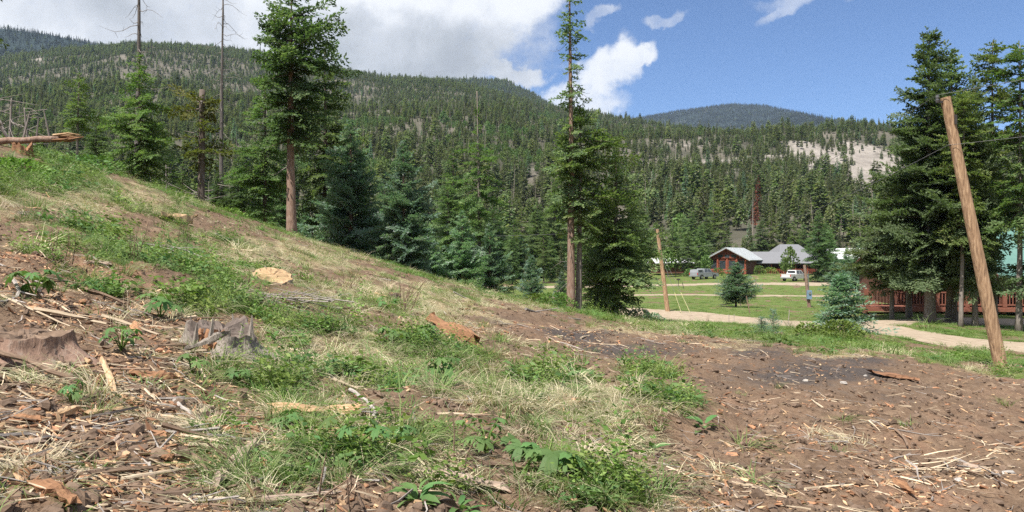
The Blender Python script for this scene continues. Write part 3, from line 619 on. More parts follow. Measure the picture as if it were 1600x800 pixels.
t = tree('dark bushy fir low behind the crest right of the fallen log', 150, 40, 12, .14, dense_fir, dense_trunk, 4.2, HT(150, 40, 182) / 12)
t = tree('small dark fir half hidden beneath the fallen log at the left edge', 62, 36, 12, .14, dense_fir, dense_trunk, 5.2, HT(62, 36, 190) / 12)
t = tree('fir crown only just entering the picture at the left edge', -14, 21, 10, .14,
     crown_mesh('edge_fir_crown', M['fir'], 6.5, 3.0, lambda u: .75 * (1 - abs(u - .5)) + .1, 26, nb=6, tl=.14, whorl=.6, gap=.4), trunk_mesh('edge_fir_trunk', M['bark_fir'], 6.4, .11, 12), 0, 1.0)
# sparse tall tree and its neighbours right of centre left
Hs = HT(742, 60, 168)
t = tree('lanky thin crowned fir with a long pale trunk and dead tip', 750, 60, Hs, .2,
     crown_mesh('lanky_fir_crown', M['fir_warm'], Hs, 5.2, lambda u: .35 + 1.7 * math.sin(min(1, u * 1.15 + .12) * 3.0) ** .8 if u < .82 else .55 * (1 - u) * 4 + .1, 27, nb=7, tl=.2, whorl=.6, gap=.25, lean=-.012), trunk_mesh('lanky_fir_trunk', M['bark_pale'], Hs + 1.3, .2, 13, lean=-.012))
for px, d, yt, k, rr, sc_, lb in ((700, 56, 272, 'd', 1.0, 1, 'narrow dark fir just left of the lanky thin crowned fir'), (722, 54, 330, 's', 2.0, 1, 'full blue green spruce in front of the lanky thin crowned fir'),
       (765, 57, 350, 's', 3.0, 1, 'low spruce at the right foot of the lanky thin crowned fir'), (668, 52, 345, 's', .5, 1, 'low bushy spruce right of the spruce with a red trunk'), 
       (440, 47, 250, 'd', 3.9, 1, 'dark fir seen through the gap left of the tall bare trunk'), (285, 36, 250, 'w', 1.2, 1, 'small ragged fir left of the broken topped trunk'), (340, 36, 262, 'd', 2.3, 1, 'small dark fir right of the broken topped trunk')):
    H0, cm, tm, nm = dict(d=(12, dense_fir, dense_trunk, 'fir_tree'), s=(8, big_spruce, spruce_trunk, 'spruce_tree'), w=(10, warm_fir, warm_trunk, 'fir_tree'))[k]
    tree(lb, px, d, H0, .1, cm, tm, rr, HT(px, d, yt) / H0, name=nm)
# pair in the centre
H3 = HT(893, 35, -40)
t = tree('very tall thin ragged fir in the centre with its tip out of view', 893, 35, H3, .2,
     crown_mesh('ragged_fir_crown', M['fir'], H3, 4.6, lambda u: .42 + .50 * math.sin(u * 22) ** 4 * (1 if u < .9 else .6) + (.35 if u < .35 else 0), 31, nb=7, tl=.16, whorl=.34, gap=.22, droop=(5, -25)),
     trunk_mesh('ragged_fir_trunk', M['bark_red'], H3 - .1, .20, 14, lean=-.006))
dead_branches(t, H3, 2.5, 12, 34, .95, 43, r0=.014)
H4 = HT(905, 36, 165)
t = tree('fir with a rounded light green top leaning against the thin tall one in the centre', 905, 35.4, H4, .17,
     crown_mesh('round_top_crown', M['fir_warm'], H4, 3.6, bulge(1.45, .3, .55), 32, nb=9, tl=.17, whorl=.42, gap=.15, droop=(22, -15), side=(0, .25)), trunk_mesh('round_top_trunk', M['bark_pale'], H4 - .1, .16, 15, lean=.004))
dead_branches(t, H4, 1.4, 3.6, 12, 1.2, 44, r0=.012)
H5 = HT(968, 37.5, 232)
t = tree('big dark spreading fir right of the two centre trunks', 962, 37, H5, .2,
     crown_mesh('spreading_fir_crown', M['fir'], H5, .9, bulge(2.1, .15, .25), 33, nb=12, tl=.17, whorl=.38, gap=.05, droop=(15, -22)), trunk_mesh('spreading_fir_trunk', M['bark_fir'], H5 - .1, .18, 16))
t = tree('low shaded fir filling the gap under the big dark centre fir', 935, 39, 12, .1, dense_fir, dense_trunk, 3.3, HT(940, 39, 300) / 12)
blue_small = crown_mesh('small_spruce_crown', M['blue'], 4.0, .25, bulge(1.22, .06, .16), 34, nb=14, tl=.14, whorl=.20, gap=.03, droop=(38, 2), lens=(.25, .5, .85, 1.25))
blue_trunk = trunk_mesh('small_spruce_trunk', M['bark_fir'], 3.8, .085, 17)
tree('small blue spruce left of the two centre trunks', 830, 50, 4, .1, blue_small, blue_trunk, 1.0, HT(830, 50, 400) / 4, name='spruce_tree')
tree('small dark blue spruce behind the foot of the centre trunks', 878, 47, 4, .1, blue_small, blue_trunk, 2.0, HT(878, 47, 425) / 4, name='spruce_tree')
tree('neat cone shaped blue spruce alone on the green meadow', 1150, 72, 4, .1, crown_mesh('meadow_spruce_crown', M['blue'], 4.0, .55, bulge(1.5, .06, .16), 36, nb=15, tl=.15, whorl=.20, gap=.02, droop=(40, 2), lens=(.25, .5, .85, 1.3)), blue_trunk, 0.3, HT(1150, 72, 410) / 4, name='spruce_tree').scale = (1.3 * HT(1150, 72, 410) / 4, 1.3 * HT(1150, 72, 410) / 4, HT(1150, 72, 410) / 4)
tree('young spruce with a bare gap in its middle beside the dirt road', 1315, 34, 3, .1,
     crown_mesh('young_spruce_crown', M['blue'], 2.35, .18, lambda u: (1.02 - .35 * math.exp(-((u - .26) / .06) ** 2)) * (1 - u) ** .75 + .05, 35, nb=14, tl=.12, whorl=.12, gap=.04, droop=(40, -6), lens=(.2, .4, .7, 1.0)), trunk_mesh('young_spruce_trunk', M['bark_red'], 2.25, .06, 18), 0, HT(1315, 34, 428) / 2.35, name='spruce_tree').scale = (1.3 * HT(1315, 34, 428) / 2.35, 1.3 * HT(1315, 34, 428) / 2.35, HT(1315, 34, 428) / 2.35)
sap = crown_mesh('sapling_crown', M['blue'], 1.0, .05, bulge(.42, .05, .25), 37, nb=10, tl=.055, whorl=.10, gap=.08, droop=(45, 5), lens=(.15, .3, .5), limb=False)
sap_t = trunk_mesh('sapling_trunk', M['bark_fir'], .9, .02, 19)
tree('bluish spruce sapling in the verge left of the young roadside spruce', 1208, 30, 1, .02, sap, sap_t, 0, HT(1208, 30, 484) / 1, name='spruce_sapling')
tree('low wide spruce sapling in the verge beside the bluish one', 1190, 29, 1, .02, sap, sap_t, 2, .55, name='spruce_sapling').scale = (1.0, 1.0, .62)
# the right hand group by the porch
right_crown = crown_mesh('porch_spruce_crown', M['porch_fir'], 16.0, 2.9, lambda u: (3.1 * (.7 + .3 * min(1, u / .15)) * (1 - u) ** .72 + .25), 51, nb=13, tl=.21, whorl=.42, gap=.05, droop=(26, -12))
right_trunk = trunk_mesh('porch_spruce_trunk', M['bark_pale'], 15.8, .30, 20)
for px, d, yt, rr, lb in ((1452, 45.5, 48, .2, 'tallest spruce of the porch row, with a single pale trunk'), (1487, 47, 84, 1.9, 'dense spruce of the porch row just right of its tallest'), (1524, 44, 118, 4.0, 'spruce by the porch with its trunk just left of the leaning pole')):
    t = tree(lb, px, d, 16, .3, right_crown, right_trunk, rr, HT(px, d, yt) / 16, name='spruce_tree'); t.scale.x *= .60 if px > 1500 else 1; t.scale.y *= .60 if px > 1500 else 1
low_crown = crown_mesh('low_porch_spruce_crown', M['porch_fir'], 9.0, 2.3, bulge(2.4, .15, .2), 52, nb=12, tl=.18, whorl=.38, gap=.04, droop=(20, -12))
low_trunk = trunk_mesh('low_porch_spruce_trunk', M['bark_pale'], 8.9, .15, 21)
tree('lower spruce at the left end of the porch row', 1394, 49, 9, .2, low_crown, low_trunk, .6, HT(1394, 49, 272) / 9, name='spruce_tree')
tree('lower spruce filling the left side of the porch row', 1420, 50, 9, .2, low_crown, low_trunk, 2.6, HT(1420, 50, 205) / 9, name='spruce_tree')
slim = crown_mesh('slim_fir_crown', M['fir_warm'], 15.0, 5.8, lambda u: 1.45 * (1 - .35 * u) * (1 + .22 * math.sin(u * 31)) if u < .93 else .45 + 2 * (1 - u), 53, nb=10, tl=.19, whorl=.38, gap=.1, droop=(8, -20))
slim_t = trunk_mesh('slim_fir_trunk', M['bark_pale'], 14.9, .17, 22, lean=-.006)
tree('slim ragged fir rising between the tall porch spruces and the right edge', 1553, 46, 15, .2, slim, slim_t, 0, HT(1553, 46, 62) / 15)
tree('slim fir with brown needled lower boughs at the right edge', 1592, 42, 15, .2, slim, slim_t, 2.2, HT(1592, 42, 66) / 15)
tree('spruce standing at the right edge just beyond the teal roof', 1668, 41, 16, .25, low_crown, trunk_mesh('right_spruce_trunk', M['bark_pale'], 8.9, .2, 23), 4.4, 1.02, name='spruce_tree')
tree('thin leaning trunk beside the thickest porch spruce', 1502, 43, 12, .1, slim, trunk_mesh('leaning_thin_trunk', M['bark_pale'], 14.8, .15, 24, lean=-.012), 3.0, .85)
# ---- standing dead trunks
def snag(label, px, d, ytop, r0, r1, nbr, L, seed, mat, lean=0.0, h0=.35, name='dead_tree', rb=.016):
    H = HT(px, d, ytop); x = (px - 800) / FPX * d
    t = thing(name, label, 'dead tree', (x, d, gz(x, d) - .05)); obj('trunk', trunk_mesh('dead_trunk', mat, H, r0, seed, lean, r1), t)
    dead_branches(t, H, H * h0, H * .985, nbr, L, seed, r0=rb, lean=lean); return t, H
snag('tall thin bare dead trunk with wispy twigs right of the broken topped trunk', 346, 44, -8, .15, .04, 46, 1.5, 61, M['snag'], lean=.004)
snag('bare dead top rising behind the broad green gold fir', 214, 34, -30, .14, .05, 30, 1.3, 62, M['snag'], lean=.008)
ts, Hb = snag('broken topped dead trunk with a few green boughs left on it', 315, 30, 138, .135, .10, 16, .7, 63, M['bark_fir'], lean=.002, h0=.2, rb=.028)
obj('bough', crown_mesh('snag_bough', M['fir_gold'], Hb * .70, Hb * .44, lambda u: .85 + .3 * math.sin(u * 9), 64, nb=9, tl=.19, whorl=.30, gap=.25, tip=False), ts)
obj('bough', crown_mesh('snag_bough_high', M['fir_gold'], Hb * .90, Hb * .84, lambda u: .9, 65, nb=9, tl=.18, whorl=.14, gap=.2, tip=False, side=(3.1, .6)), ts)
for px, d, yt, ln, lb in ((14, 20, 150, .05, 'short bare dead sapling leaning over the fallen log, leftmost'), (47, 20.5, 165, -.12, 'short bare dead sapling leaning over the fallen log, right one'), (30, 24, 120, -.5, 'fallen dead stem slanting across the left edge'), (488, 41, 320, .0, 'slim pale bare stem right of the tall bare trunk'), (505, 44, 330, .0, 'slim brown bare stem right of the tall bare trunk'), (235, 33, 265, .02, 'short bare stem under the broad green gold fir'), (262, 36, 255, -.03, 'short bare stem right of the broad green gold fir')):
    snag(lb, px, d, yt, .05 if d < 30 else .09, .012, 7, .8, int(px + 100), M['dead_wood'], lean=ln, name='dead_sapling', rb=.012, h0=.2)
def pile(label, px, d, n, L, W_, seed, mat='dead_wood', rr=.02, name='brushwood', h=.35):
    """a tangle of dead branches, lying where it was left"""
    x = (px - 800) / FPX * d; t = thing(name, label, 'brushwood', (x, d, gz(x, d))); r = random.Random(seed)
    for i in range(n):
        a = r.uniform(-.5, .5) + (math.pi if r.random() < .5 else 0); l = L * r.uniform(.4, 1); p0 = Vector((r.uniform(-W_, W_), r.uniform(-W_ * .4, W_ * .4), r.uniform(.02, h)))
        dv = Vector((math.cos(a), math.sin(a), r.uniform(-.12, .3) if h < .5 else r.uniform(-.5, .9))) * l
        m = MB(); m.tube([p0 - dv * .5, p0 - dv * .1 + Vector((0, 0, r.uniform(-.05, .05) * l)), p0 + dv * .5], [rr, rr * .8, rr * .3], 4); m.build('branch', M[mat], t)
    return t
pile('tangle of grey dead branches behind the crest below the broad fir', 270, 32, 22, 1.8, 2.0, 71, rr=.016, h=1.0)
pile('tangle of pale dead branches at the left edge above the fallen log', 10, 24, 14, 1.8, 1.0, 72, rr=.013, h=1.6)
# ------------------------------------------------------------------ the forest on the hills
def far_fir(name, H, rb, seed, mat, n=46, slim=.22, hb=.12, wood='bark_fir', tz=.55, taper=.8, n_k=5):
    r = np.random.default_rng(seed); P = []; D = []; L = []
    for i in range(n):
        u = (i + r.random()) / n; h = H * (hb + (1 - hb) * u); rad = rb * (1 - u) ** taper + slim; k = 5
        a0 = r.uniform(0, 6.28)
        for j in range(k):
            a = a0 + 6.283 * j / k + r.normal(0, .25); l = rad * r.uniform(.55, 1.2)
            for q in range(2):
                b0 = r.uniform(.1, .55) * l; P.append((math.cos(a) * b0, math.sin(a) * b0, h - .2 * b0)); aa = a + r.normal(0, .5)
                D.append((math.cos(aa), math.sin(aa), -tz * .4 + r.normal(0, .3))); L.append(max(.25, l - b0) * 1.05)
    P = np.array(P); D = np.array(D); L = np.array(L); V = tufts(P, D, L, L * .27, r, .72).reshape(-1, 3)
    tv, tf = tube([(0, 0, -.5), (0, 0, H * .5), (0, 0, H * .97)], [H * .011 + .03, H * .008, .02], 5, False)
    nf = len(V) // 4; F = np.concatenate([np.arange(nf * 4).reshape(-1, 4), np.array(tf) + len(V)])
    me = mesh(name, np.concatenate([V, np.array([tuple(v) for v in tv])]), F, [mat, M[wood]], np.concatenate([np.zeros(nf, int), np.ones(len(tf), int)]))
    crown = mesh(name + '_crown', V, np.arange(nf * 4).reshape(-1, 4), mat); trunk = mesh(name + '_trunk', tv, tf, M[wood])
    return me, crown, trunk
def far_broad(name, H, rb, seed, mat, n=420):
    r = np.random.default_rng(seed); u = r.random(n) ** .8; a = r.uniform(0, 6.28, n); rr = rb * np.sqrt(r.random(n)) * np.sin(np.pi * np.clip(u * .88 + .12, 0, 1)) ** .7 * (1 + .3 * np.sin(a * 3 + u * 8))
    P = np.stack([np.cos(a) * rr, np.sin(a) * rr, H * (.25 + .75 * u)], 1); V = tufts(P, r.normal(0, 1, (n, 3)) + [0, 0, .2], np.full(n, .75), np.full(n, .30), r, .3).reshape(-1, 3)
    tv, tf = tube([(0, 0, -.3), (.1, 0, H * .45), (0, 0, H * .9)], [.13, .09, .03], 5, False); nf = len(V) // 4
    tr = 'aspen_bark'; me = mesh(name, np.concatenate([V, np.array([tuple(v) for v in tv])]), np.concatenate([np.arange(nf * 4).reshape(-1, 4), np.array(tf) + len(V)]), [mat, M['bark_pale']], np.concatenate([np.zeros(nf, int), np.ones(len(tf), int)]))
    return me, mesh(name + '_crown', V, np.arange(nf * 4).reshape(-1, 4), mat), mesh(name + '_trunk', tv, tf, M['bark_pale'])
def far_dead(name, H, seed):
    m = MB(); r = random.Random(seed); m.tube([(0, 0, -.5), (0, 0, H)], [.17, .03], 5)
    mb = MB()
    for i in range(26):
        h = H * r.uniform(.25, .95); a = r.uniform(0, 6.28); l = r.uniform(.5, 1.5) * (1.1 - h / H); mb.tube([(0, 0, h), (math.cos(a) * l, math.sin(a) * l, h - .2 * l)], [.035, .012], 3)
    crown = mb.me(name + '_branches', M['grey_wood']); tr = m.me(name + '_trunk', M['grey_wood'])
    for V, F in ((mb.V, mb.F),): m.add(V, F)
    return m.me(name, M['grey_wood']), crown, tr
PROTO = [far_fir('dark_hill_fir', 15, 2.2, 101, M['far_fir']), far_fir('hill_fir', 14, 2.5, 102, M['far_fir2'], taper=.65, slim=.35), far_fir('hill_pine', 13, 2.3, 103, M['far_fir2'], hb=.28, slim=.75, taper=.5, n=36), far_fir('narrow_hill_fir', 16, 1.5, 104, M['far_fir']),
         far_fir('grey_green_hill_fir', 12, 2.0, 105, M['spruce']), far_broad('hill_aspen', 9, 2.4, 106, M['aspen']), far_dead('dead_hill_fir', 13, 107), far_fir('red_dead_hill_fir', 12, 1.7, 108, M['dead_red'], n=30), far_fir('shaded_ridge_spruce', 14, 2.0, 109, M['shaded_ridge_spruce'], n=30)]
PH = [15, 14, 13, 16, 12, 9, 13, 12, 14]
PNAME = ['fir_tree', 'fir_tree', 'pine_tree', 'fir_tree', 'spruce_tree', 'aspen_tree', 'dead_tree', 'dead_tree', 'spruce_tree']
PLAB = ['dark conical fir of the forest at the foot of the hills', 'full green fir of the forest at the foot of the hills', 'loose crowned pine of the forest at the foot of the hills', 'very narrow dark fir of the forest at the foot of the hills', 'grey green spruce of the forest at the foot of the hills', 'pale leafed aspen at the foot of the hills', 'bare grey dead trunk in the forest at the foot of the hills', 'rust red dead fir in the forest at the foot of the hills', 'spruce of the far ridge forest darkened to paint cloud shade']
def scatter(name, protos, P, rot, scl, kind, label=None, cat=None, group=None):
    """one object that repeats small meshes at many points"""
    me = bpy.data.meshes.new(name + '_points'); me.vertices.add(len(P)); me.vertices.foreach_set('co', np.asarray(P, np.float32).ravel())
    at = me.attributes.new('rot', 'FLOAT_VECTOR', 'POINT'); at.data.foreach_set('vector', np.asarray(rot, np.float32).ravel())
    at = me.attributes.new('scl', 'FLOAT_VECTOR', 'POINT'); at.data.foreach_set('vector', np.asarray(scl, np.float32).ravel())
    at = me.attributes.new('kindno', 'INT', 'POINT'); at.data.foreach_set('value', np.asarray(kind, np.int32))
    o = tag(obj(name, me), label, cat, group, 'stuff')
    nt = bpy.data.node_groups.new(name + '_spread', 'GeometryNodeTree'); nt.interface.new_socket('Geometry', in_out='INPUT', socket_type='NodeSocketGeometry'); nt.interface.new_socket('Geometry', in_out='OUTPUT', socket_type='NodeSocketGeometry')
    q = NB(nt); gi = q.n('NodeGroupInput'); go = q.n('NodeGroupOutput'); jn = q.n('GeometryNodeJoinGeometry')
    def na(nm, typ):
        nd = q.n('GeometryNodeInputNamedAttribute', data_type=typ); nd.inputs['Name'].default_value = nm; return [s for s in nd.outputs if s.enabled][0]
    er = q.n('FunctionNodeEulerToRotation'); q.L.new(na('rot', 'FLOAT_VECTOR'), er.inputs[0]); sc = na('scl', 'FLOAT_VECTOR'); kd = na('kindno', 'INT')
    for i, pm in enumerate(protos):
        po = bpy.data.objects.new(pm.name + '_source', pm)
        oi = q.n('GeometryNodeObjectInfo'); oi.inputs['Object'].default_value = po; oi.inputs['As Instance'].default_value = True
        cp = q.n('FunctionNodeCompare', data_type='INT', operation='EQUAL'); q.L.new(kd, [s for s in cp.inputs if s.enabled][0]); [s for s in cp.inputs if s.enabled][1].default_value = i
        ip = q.n('GeometryNodeInstanceOnPoints'); q.L.new(gi.outputs[0], ip.inputs['Points']); q.L.new(cp.outputs[0], ip.inputs['Selection']); q.L.new(oi.outputs['Geometry'], ip.inputs['Instance']); q.L.new(er.outputs[0], ip.inputs['Rotation']); q.L.new(sc, ip.inputs['Scale'])
        q.L.new(ip.outputs[0], jn.inputs[0])
    q.L.new(jn.outputs[0], go.inputs[0]); md = o.modifiers.new('spread', 'NODES'); md.node_group = nt
    return o
# positions: seeded evenly over the slopes, then thinned by clearings, scree and what the ridges hide
def forest_points():
    r = np.random.default_rng(55); out = []
    for r0, r1, den in ((58, 190, 1 / 26.), (190, 350, 1 / 16.), (350, 900, 1 / 12.), (900, 1800, 1 / 16.), (1800, 5200, 1 / 30.)):
        a0, a1 = R(-37), R(37); n = int(.5 * (a1 - a0) * (r1 ** 2 - r0 ** 2) * den); rr = np.sqrt(r.uniform(r0 ** 2, r1 ** 2, n)); aa = r.uniform(a0, a1, n)
        out.append(np.stack([rr * np.sin(aa), rr * np.cos(aa)], 1))
    P = np.concatenate(out); x, y = P[:, 0], P[:, 1]; rr = np.hypot(x, y); a = np.arctan2(x, y)
    # horizon test on a coarse polar grid
    ga = np.linspace(R(-38), R(38), 305); gr = np.geomspace(6, 7000, 420); A, Q = np.meshgrid(ga, gr); E = G(Q * np.sin(A), Q * np.cos(A)) / Q; Mx = np.maximum.accumulate(E, 0)
    ia = np.clip(np.round((a - ga[0]) / (ga[1] - ga[0])).astype(int), 0, 304); ir = np.clip(np.searchsorted(gr, rr) - 2, 0, 419)
    z = G(x, y) + relief(x, y); vis = (z + 13) / rr > Mx[ir, ia] + .0005
    x, y, z, rr, vis = x[vis], y[vis], z[vis], rr[vis], None
    px, py = to_px(x, y, z); mk = masks(x, y)
    keep = np.ones(len(x), bool)
    # valley floor: open on the right, wooded on the left
    edge = np.interp(px, [-200, 300, 520, 640, 780, 850, 880, 1000, 1030, 1100, 1300, 1400, 1700], [60, 60, 62, 62, 66, 110, 150, 162, 172, 182, 160, 140, 120])
    keep &= rr > edge * (1 + .06 * np.sin(px * .09))
    road = np.minimum(np.minimum(seg_d(x, y, ROAD), seg_d(x, y, DRIVE)), seg_d(x, y, TRACK)); keep &= road > 5
    for (cx, cy, rad) in ((49, 168, 15), (62, 172, 14), (80, 172, 14), (35, 164, 9), (36, 58, 16), (63, 140, 16)): keep &= np.hypot(x - cx, y - cy) > rad
    dn = fbm(x, y, 60, 4, 91) + .25 * vnoise(x / 9, y / 9, 95)
    bare = np.clip(mk['scree'] * 1.15, 0, .93); keep &= r.random(len(x)) > bare
    keep &= r.random(len(x)) < np.where(rr > 190, np.clip(.80 + dn * .9 + .30 * (px < 900), .45, 1), np.where(px < 500, .45, .58))
    x, y, z, rr, px, dn = x[keep], y[keep], z[keep], rr[keep], px[keep], dn[keep]; n = len(x)
    u = r.random(n); pn = fbm(x, y, 110, 3, 97) + r.normal(0, .18, n); kind = np.zeros(n, int)
    sun = np.clip((px - 900) / 300, 0, 1)
    kind = np.where(u < .28, 0, np.where(u < .52, 1, np.where(u < .76, 2, np.where(u < .90, 3, 4))))
    kind = np.where((pn > .12) & (u < .5), 0, kind); kind = np.where((pn < -.12) & (u > .5), 2, kind)
    dd = fbm(x, y, 70, 3, 99); kind = np.where((r.random(n) < .09 + .6 * np.clip(dd, 0, 1)) & (rr > 150), 6, kind)
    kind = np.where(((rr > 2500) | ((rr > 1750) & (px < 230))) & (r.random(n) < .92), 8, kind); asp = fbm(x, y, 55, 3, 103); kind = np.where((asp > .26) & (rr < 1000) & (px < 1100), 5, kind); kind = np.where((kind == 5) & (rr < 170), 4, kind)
    sc = r.lognormal(-.12, .34, n) * np.where(rr < 200, np.where(px < 500, .5, .66), np.where(rr < 350, .66, np.where(rr < 1700, .48, .72))); sc = np.clip(sc, .22, 1.2)
    kind[(np.abs(px - 1180) < 5) & (rr > 230) & (rr < 300) & (r.random(n) < .4)] = 7
    for tx, tr in ((795, 420), (806, 430), (838, 400), (1176, 265), (1184, 270), (600, 520), (246, 800), (252, 815)):
        i = np.argmin((px - tx) ** 2 + ((rr - tr) / 6) ** 2); kind[i] = 7
    return x, y, z, rr, px, kind, sc
fx, fy, fz, fr, fpx, fk, fs = forest_points()
order = np.argsort(-(fs * np.array(PH)[fk] / fr)); inview = (fpx > -20) & (fpx < 1620); idx = order[inview[order]][:300]
big = np.zeros(len(fx), bool); big[idx] = True; r_ = np.random.default_rng(66)
for i in idx:
    k = int(fk[i]); g = 'forest trees at the foot of the hills'
    t = thing(PNAME[k], PLAB[k], 'tree', (fx[i], fy[i], fz[i] - .1), (0, 0, r_.uniform(0, 6.28)), g + ' ' + PNAME[k].replace('_', ' ') + ' ' + PLAB[k].split()[0], tuple(np.array([1, 1, r_.uniform(.9, 1.15)]) * fs[i]))
    nearby = {0: (dense_fir, dense_trunk, 12.), 3: (dense_fir, dense_trunk, 12.), 1: (warm_fir, warm_trunk, 10.), 2: (warm_fir, warm_trunk, 10.), 4: (big_spruce, spruce_trunk, 8.)}.get(k) if fr[i] < 215 else None
    if nearby: q = PH[k] / nearby[2]; t.scale = (t.scale.x * q, t.scale.y * q, t.scale.z * q); obj('crown', nearby[0], t); obj('trunk', nearby[1], t); continue
    obj('crown' if k != 6 else 'branches', PROTO[k][1], t); obj('trunk', PROTO[k][2], t)
rest = ~big; n = int(rest.sum())
print('FOREST', len(fx), n)
P = np.stack([fx, fy, fz - .15], 1)[rest]; rot = np.stack([r_.normal(0, .03, n), r_.normal(0, .03, n), r_.uniform(0, 6.28, n)], 1)
s3 = fs[rest][:, None] * np.stack([r_.uniform(.85, 1.2, n), r_.uniform(.85, 1.2, n), r_.uniform(.85, 1.15, n)], 1)
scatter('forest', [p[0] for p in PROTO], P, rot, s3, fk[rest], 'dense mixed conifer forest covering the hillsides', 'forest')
# ------------------------------------------------------------------ grass, weeds, chips and clods of the cleared slope
def blades(name, mat, n, rad, lo, hi, w, bend, seed, lean=(0, 0), flat=0.0):
    r = np.random.default_rng(seed); V = []; F = []
    for i in range(n):
        a = r.uniform(0, 6.28); q = rad * math.sqrt(r.random()); p = np.array([math.cos(a) * q, math.sin(a) * q, -.02]); l = r.uniform(lo, hi); b = a + r.normal(0, .9)
        d = np.array([math.cos(b) + lean[0], math.sin(b) + lean[1], 0]); d /= np.linalg.norm(d) + 1e-6; s = np.array([-d[1], d[0], 0]) + r.normal(0, .25, 3) * [0, 0, 1]; o = len(V)
        t0 = r.uniform(.15, .8) * (1 - flat) ; bb = bend * r.uniform(.6, 1.3)
        for j in range(4):
            u = j / 3; th = t0 * .25 + bb * u; c = p + d * l * u * math.sin(min(1.5, th * .9 + flat)) + np.array([0, 0, l * u * max(-.02, math.cos(min(1.62, th + flat))) + .012 * flat]); ww = w * (1 - u * .85)
            V += [c - s * ww, c + s * ww]
        for j in range(3): F.append([o + 2 * j, o + 2 * j + 1, o + 2 * j + 3, o + 2 * j + 2])
    return mesh(name, np.array(V), np.array(F), mat)
def weed(name, mat, n, rad, h, ls, seed, per=9):
    r = np.random.default_rng(seed); P = []; D = []; L = []
    for i in range(n):
        a = r.uniform(0, 6.28); q = rad * math.sqrt(r.random()); b = np.array([math.cos(a) * q, math.sin(a) * q, 0]); tip = b * r.uniform(1.2, 2.0) + np.array([r.normal(0, .04), r.normal(0, .04), h * r.uniform(.5, 1.1)])
        for j in range(per):
            u = (j + 1) / per; P.append(b + (tip - b) * u); aa = j * 2.4 + a; D.append((math.cos(aa), math.sin(aa), r.uniform(-.1, .6))); L.append(ls * r.uniform(.6, 1.2) * (1.15 - .4 * u))
    P = np.array(P); D = np.array(D); L = np.array(L); V = tufts(P, D, L, L * .22, r, .65).reshape(-1, 3); return mesh(name, V, np.arange(len(V)).reshape(-1, 4), mat)
def shard(name, mat, L, Wd, T, seed):
    r = np.random.default_rng(seed); n = 6; a = np.sort(r.uniform(0, 6.28, n)); x = np.cos(a) * L * .5 * r.uniform(.7, 1.1, n); y = np.sin(a) * Wd * .5 * r.uniform(.6, 1.2, n); z = r.normal(0, T * .4, n)
    V = np.concatenate([np.stack([x, y, z - T / 2], 1), np.stack([x, y, z + T / 2], 1)]); F = [list(range(n))[::-1], list(range(n, 2 * n))] + [[i, (i + 1) % n, (i + 1) % n + n, i + n] for i in range(n)]
    return mesh(name, V, F, mat)
def lump(name, mat, R0, seed, sq=.7):
    r = np.random.default_rng(seed); V = []; F = []
    V.append((0, 0, R0 * sq))
    for i in range(1, 4):
        th = math.pi * i / 4
        for j in range(6):
            a = 6.283 * j / 6 + .5 * i; q = R0 * r.uniform(.65, 1.25); V.append((q * math.sin(th) * math.cos(a), q * math.sin(th) * math.sin(a), q * sq * math.cos(th)))
    V.append((0, 0, -R0 * sq))
    for j in range(6): F.append([0, 1 + j, 1 + (j + 1) % 6]); F.append([19, 13 + (j + 1) % 6, 13 + j])
    for i in range(2):
        for j in range(6): F.append([1 + 6 * i + j, 7 + 6 * i + j, 7 + 6 * i + (j + 1) % 6, 1 + 6 * i + (j + 1) % 6])
    return mesh(name, V, F, mat)
def bent_stick(name, mat, L, r0, seed, bow=.06, n=5, seg=6, fork=0):
    r = random.Random(seed); P = []; ph = r.uniform(0, 6)
    for i in range(seg + 1):
        u = i / seg; P.append((L * (u - .5), bow * L * math.sin(u * math.pi) * r.uniform(.5, 1) + r.uniform(-.012, .012) * L, bow * .25 * L * math.sin(u * 4 + ph)))
    m = MB(); m.tube(P, [r0 * (1 - .45 * i / seg) * r.uniform(.88, 1.12) for i in range(seg + 1)], n)
    for k in range(fork):
        p = Vector(P[r.randint(2, seg - 1)]); m.tube([p, p + Vector((r.uniform(.1, .25) * L, r.choice((-1, 1)) * r.uniform(.08, .2) * L, r.uniform(0, .08) * L))], [r0 * .55, r0 * .25], 4)
    return m.me(name, mat)
def sample(n, r0, r1, seed, power=0.0, a=36.5):
    r = np.random.default_rng(seed); rr = np.exp(r.uniform(math.log(r0), math.log(r1), n)); aa = np.radians(r.uniform(-a, a, n)); x = rr * np.sin(aa); y = rr * np.cos(aa); return r, x, y, rr
def spread(name, protos, n, r0, r1, seed, prob, size, label, cat, tilt=.12, lift=0.0, grow=0.0, yaw=None, sz=None):
    r, x, y, rr = sample(n, r0, r1, seed); mk = masks(x, y); k = r.random(n) < np.clip(prob(mk, rr, x, y), 0, 1); x, y, rr = x[k], y[k], rr[k]; z = GD(x, y) + lift; m = len(x)
    s = size * r.lognormal(0, .28, m) * (1 + grow * rr / 10); S = np.stack([s, s, s if sz is None else s * r.uniform(*sz, m)], 1)
    e = .15; nx = -(G(x + e, y) - G(x - e, y)) / (2 * e); ny = -(G(x, y + e) - G(x, y - e)) / (2 * e)
    rot = np.stack([r.normal(0, tilt, m), r.normal(0, tilt, m), r.uniform(0, 6.28, m) if yaw is None else r.normal(yaw, .9, m)], 1)
    # lay flat on the slope: small tilt about the contour
    c, s_ = np.cos(rot[:, 2]), np.sin(rot[:, 2]); rot[:, 0] += -(-s_ * nx + c * ny); rot[:, 1] += (c * nx + s_ * ny)
    print(name, m)
    return scatter(name, protos, np.stack([x, y, z], 1), rot, S, r.integers(0, len(protos), m), label, cat)
off_road = lambda mk: 1 - 1.2 * mk['road']
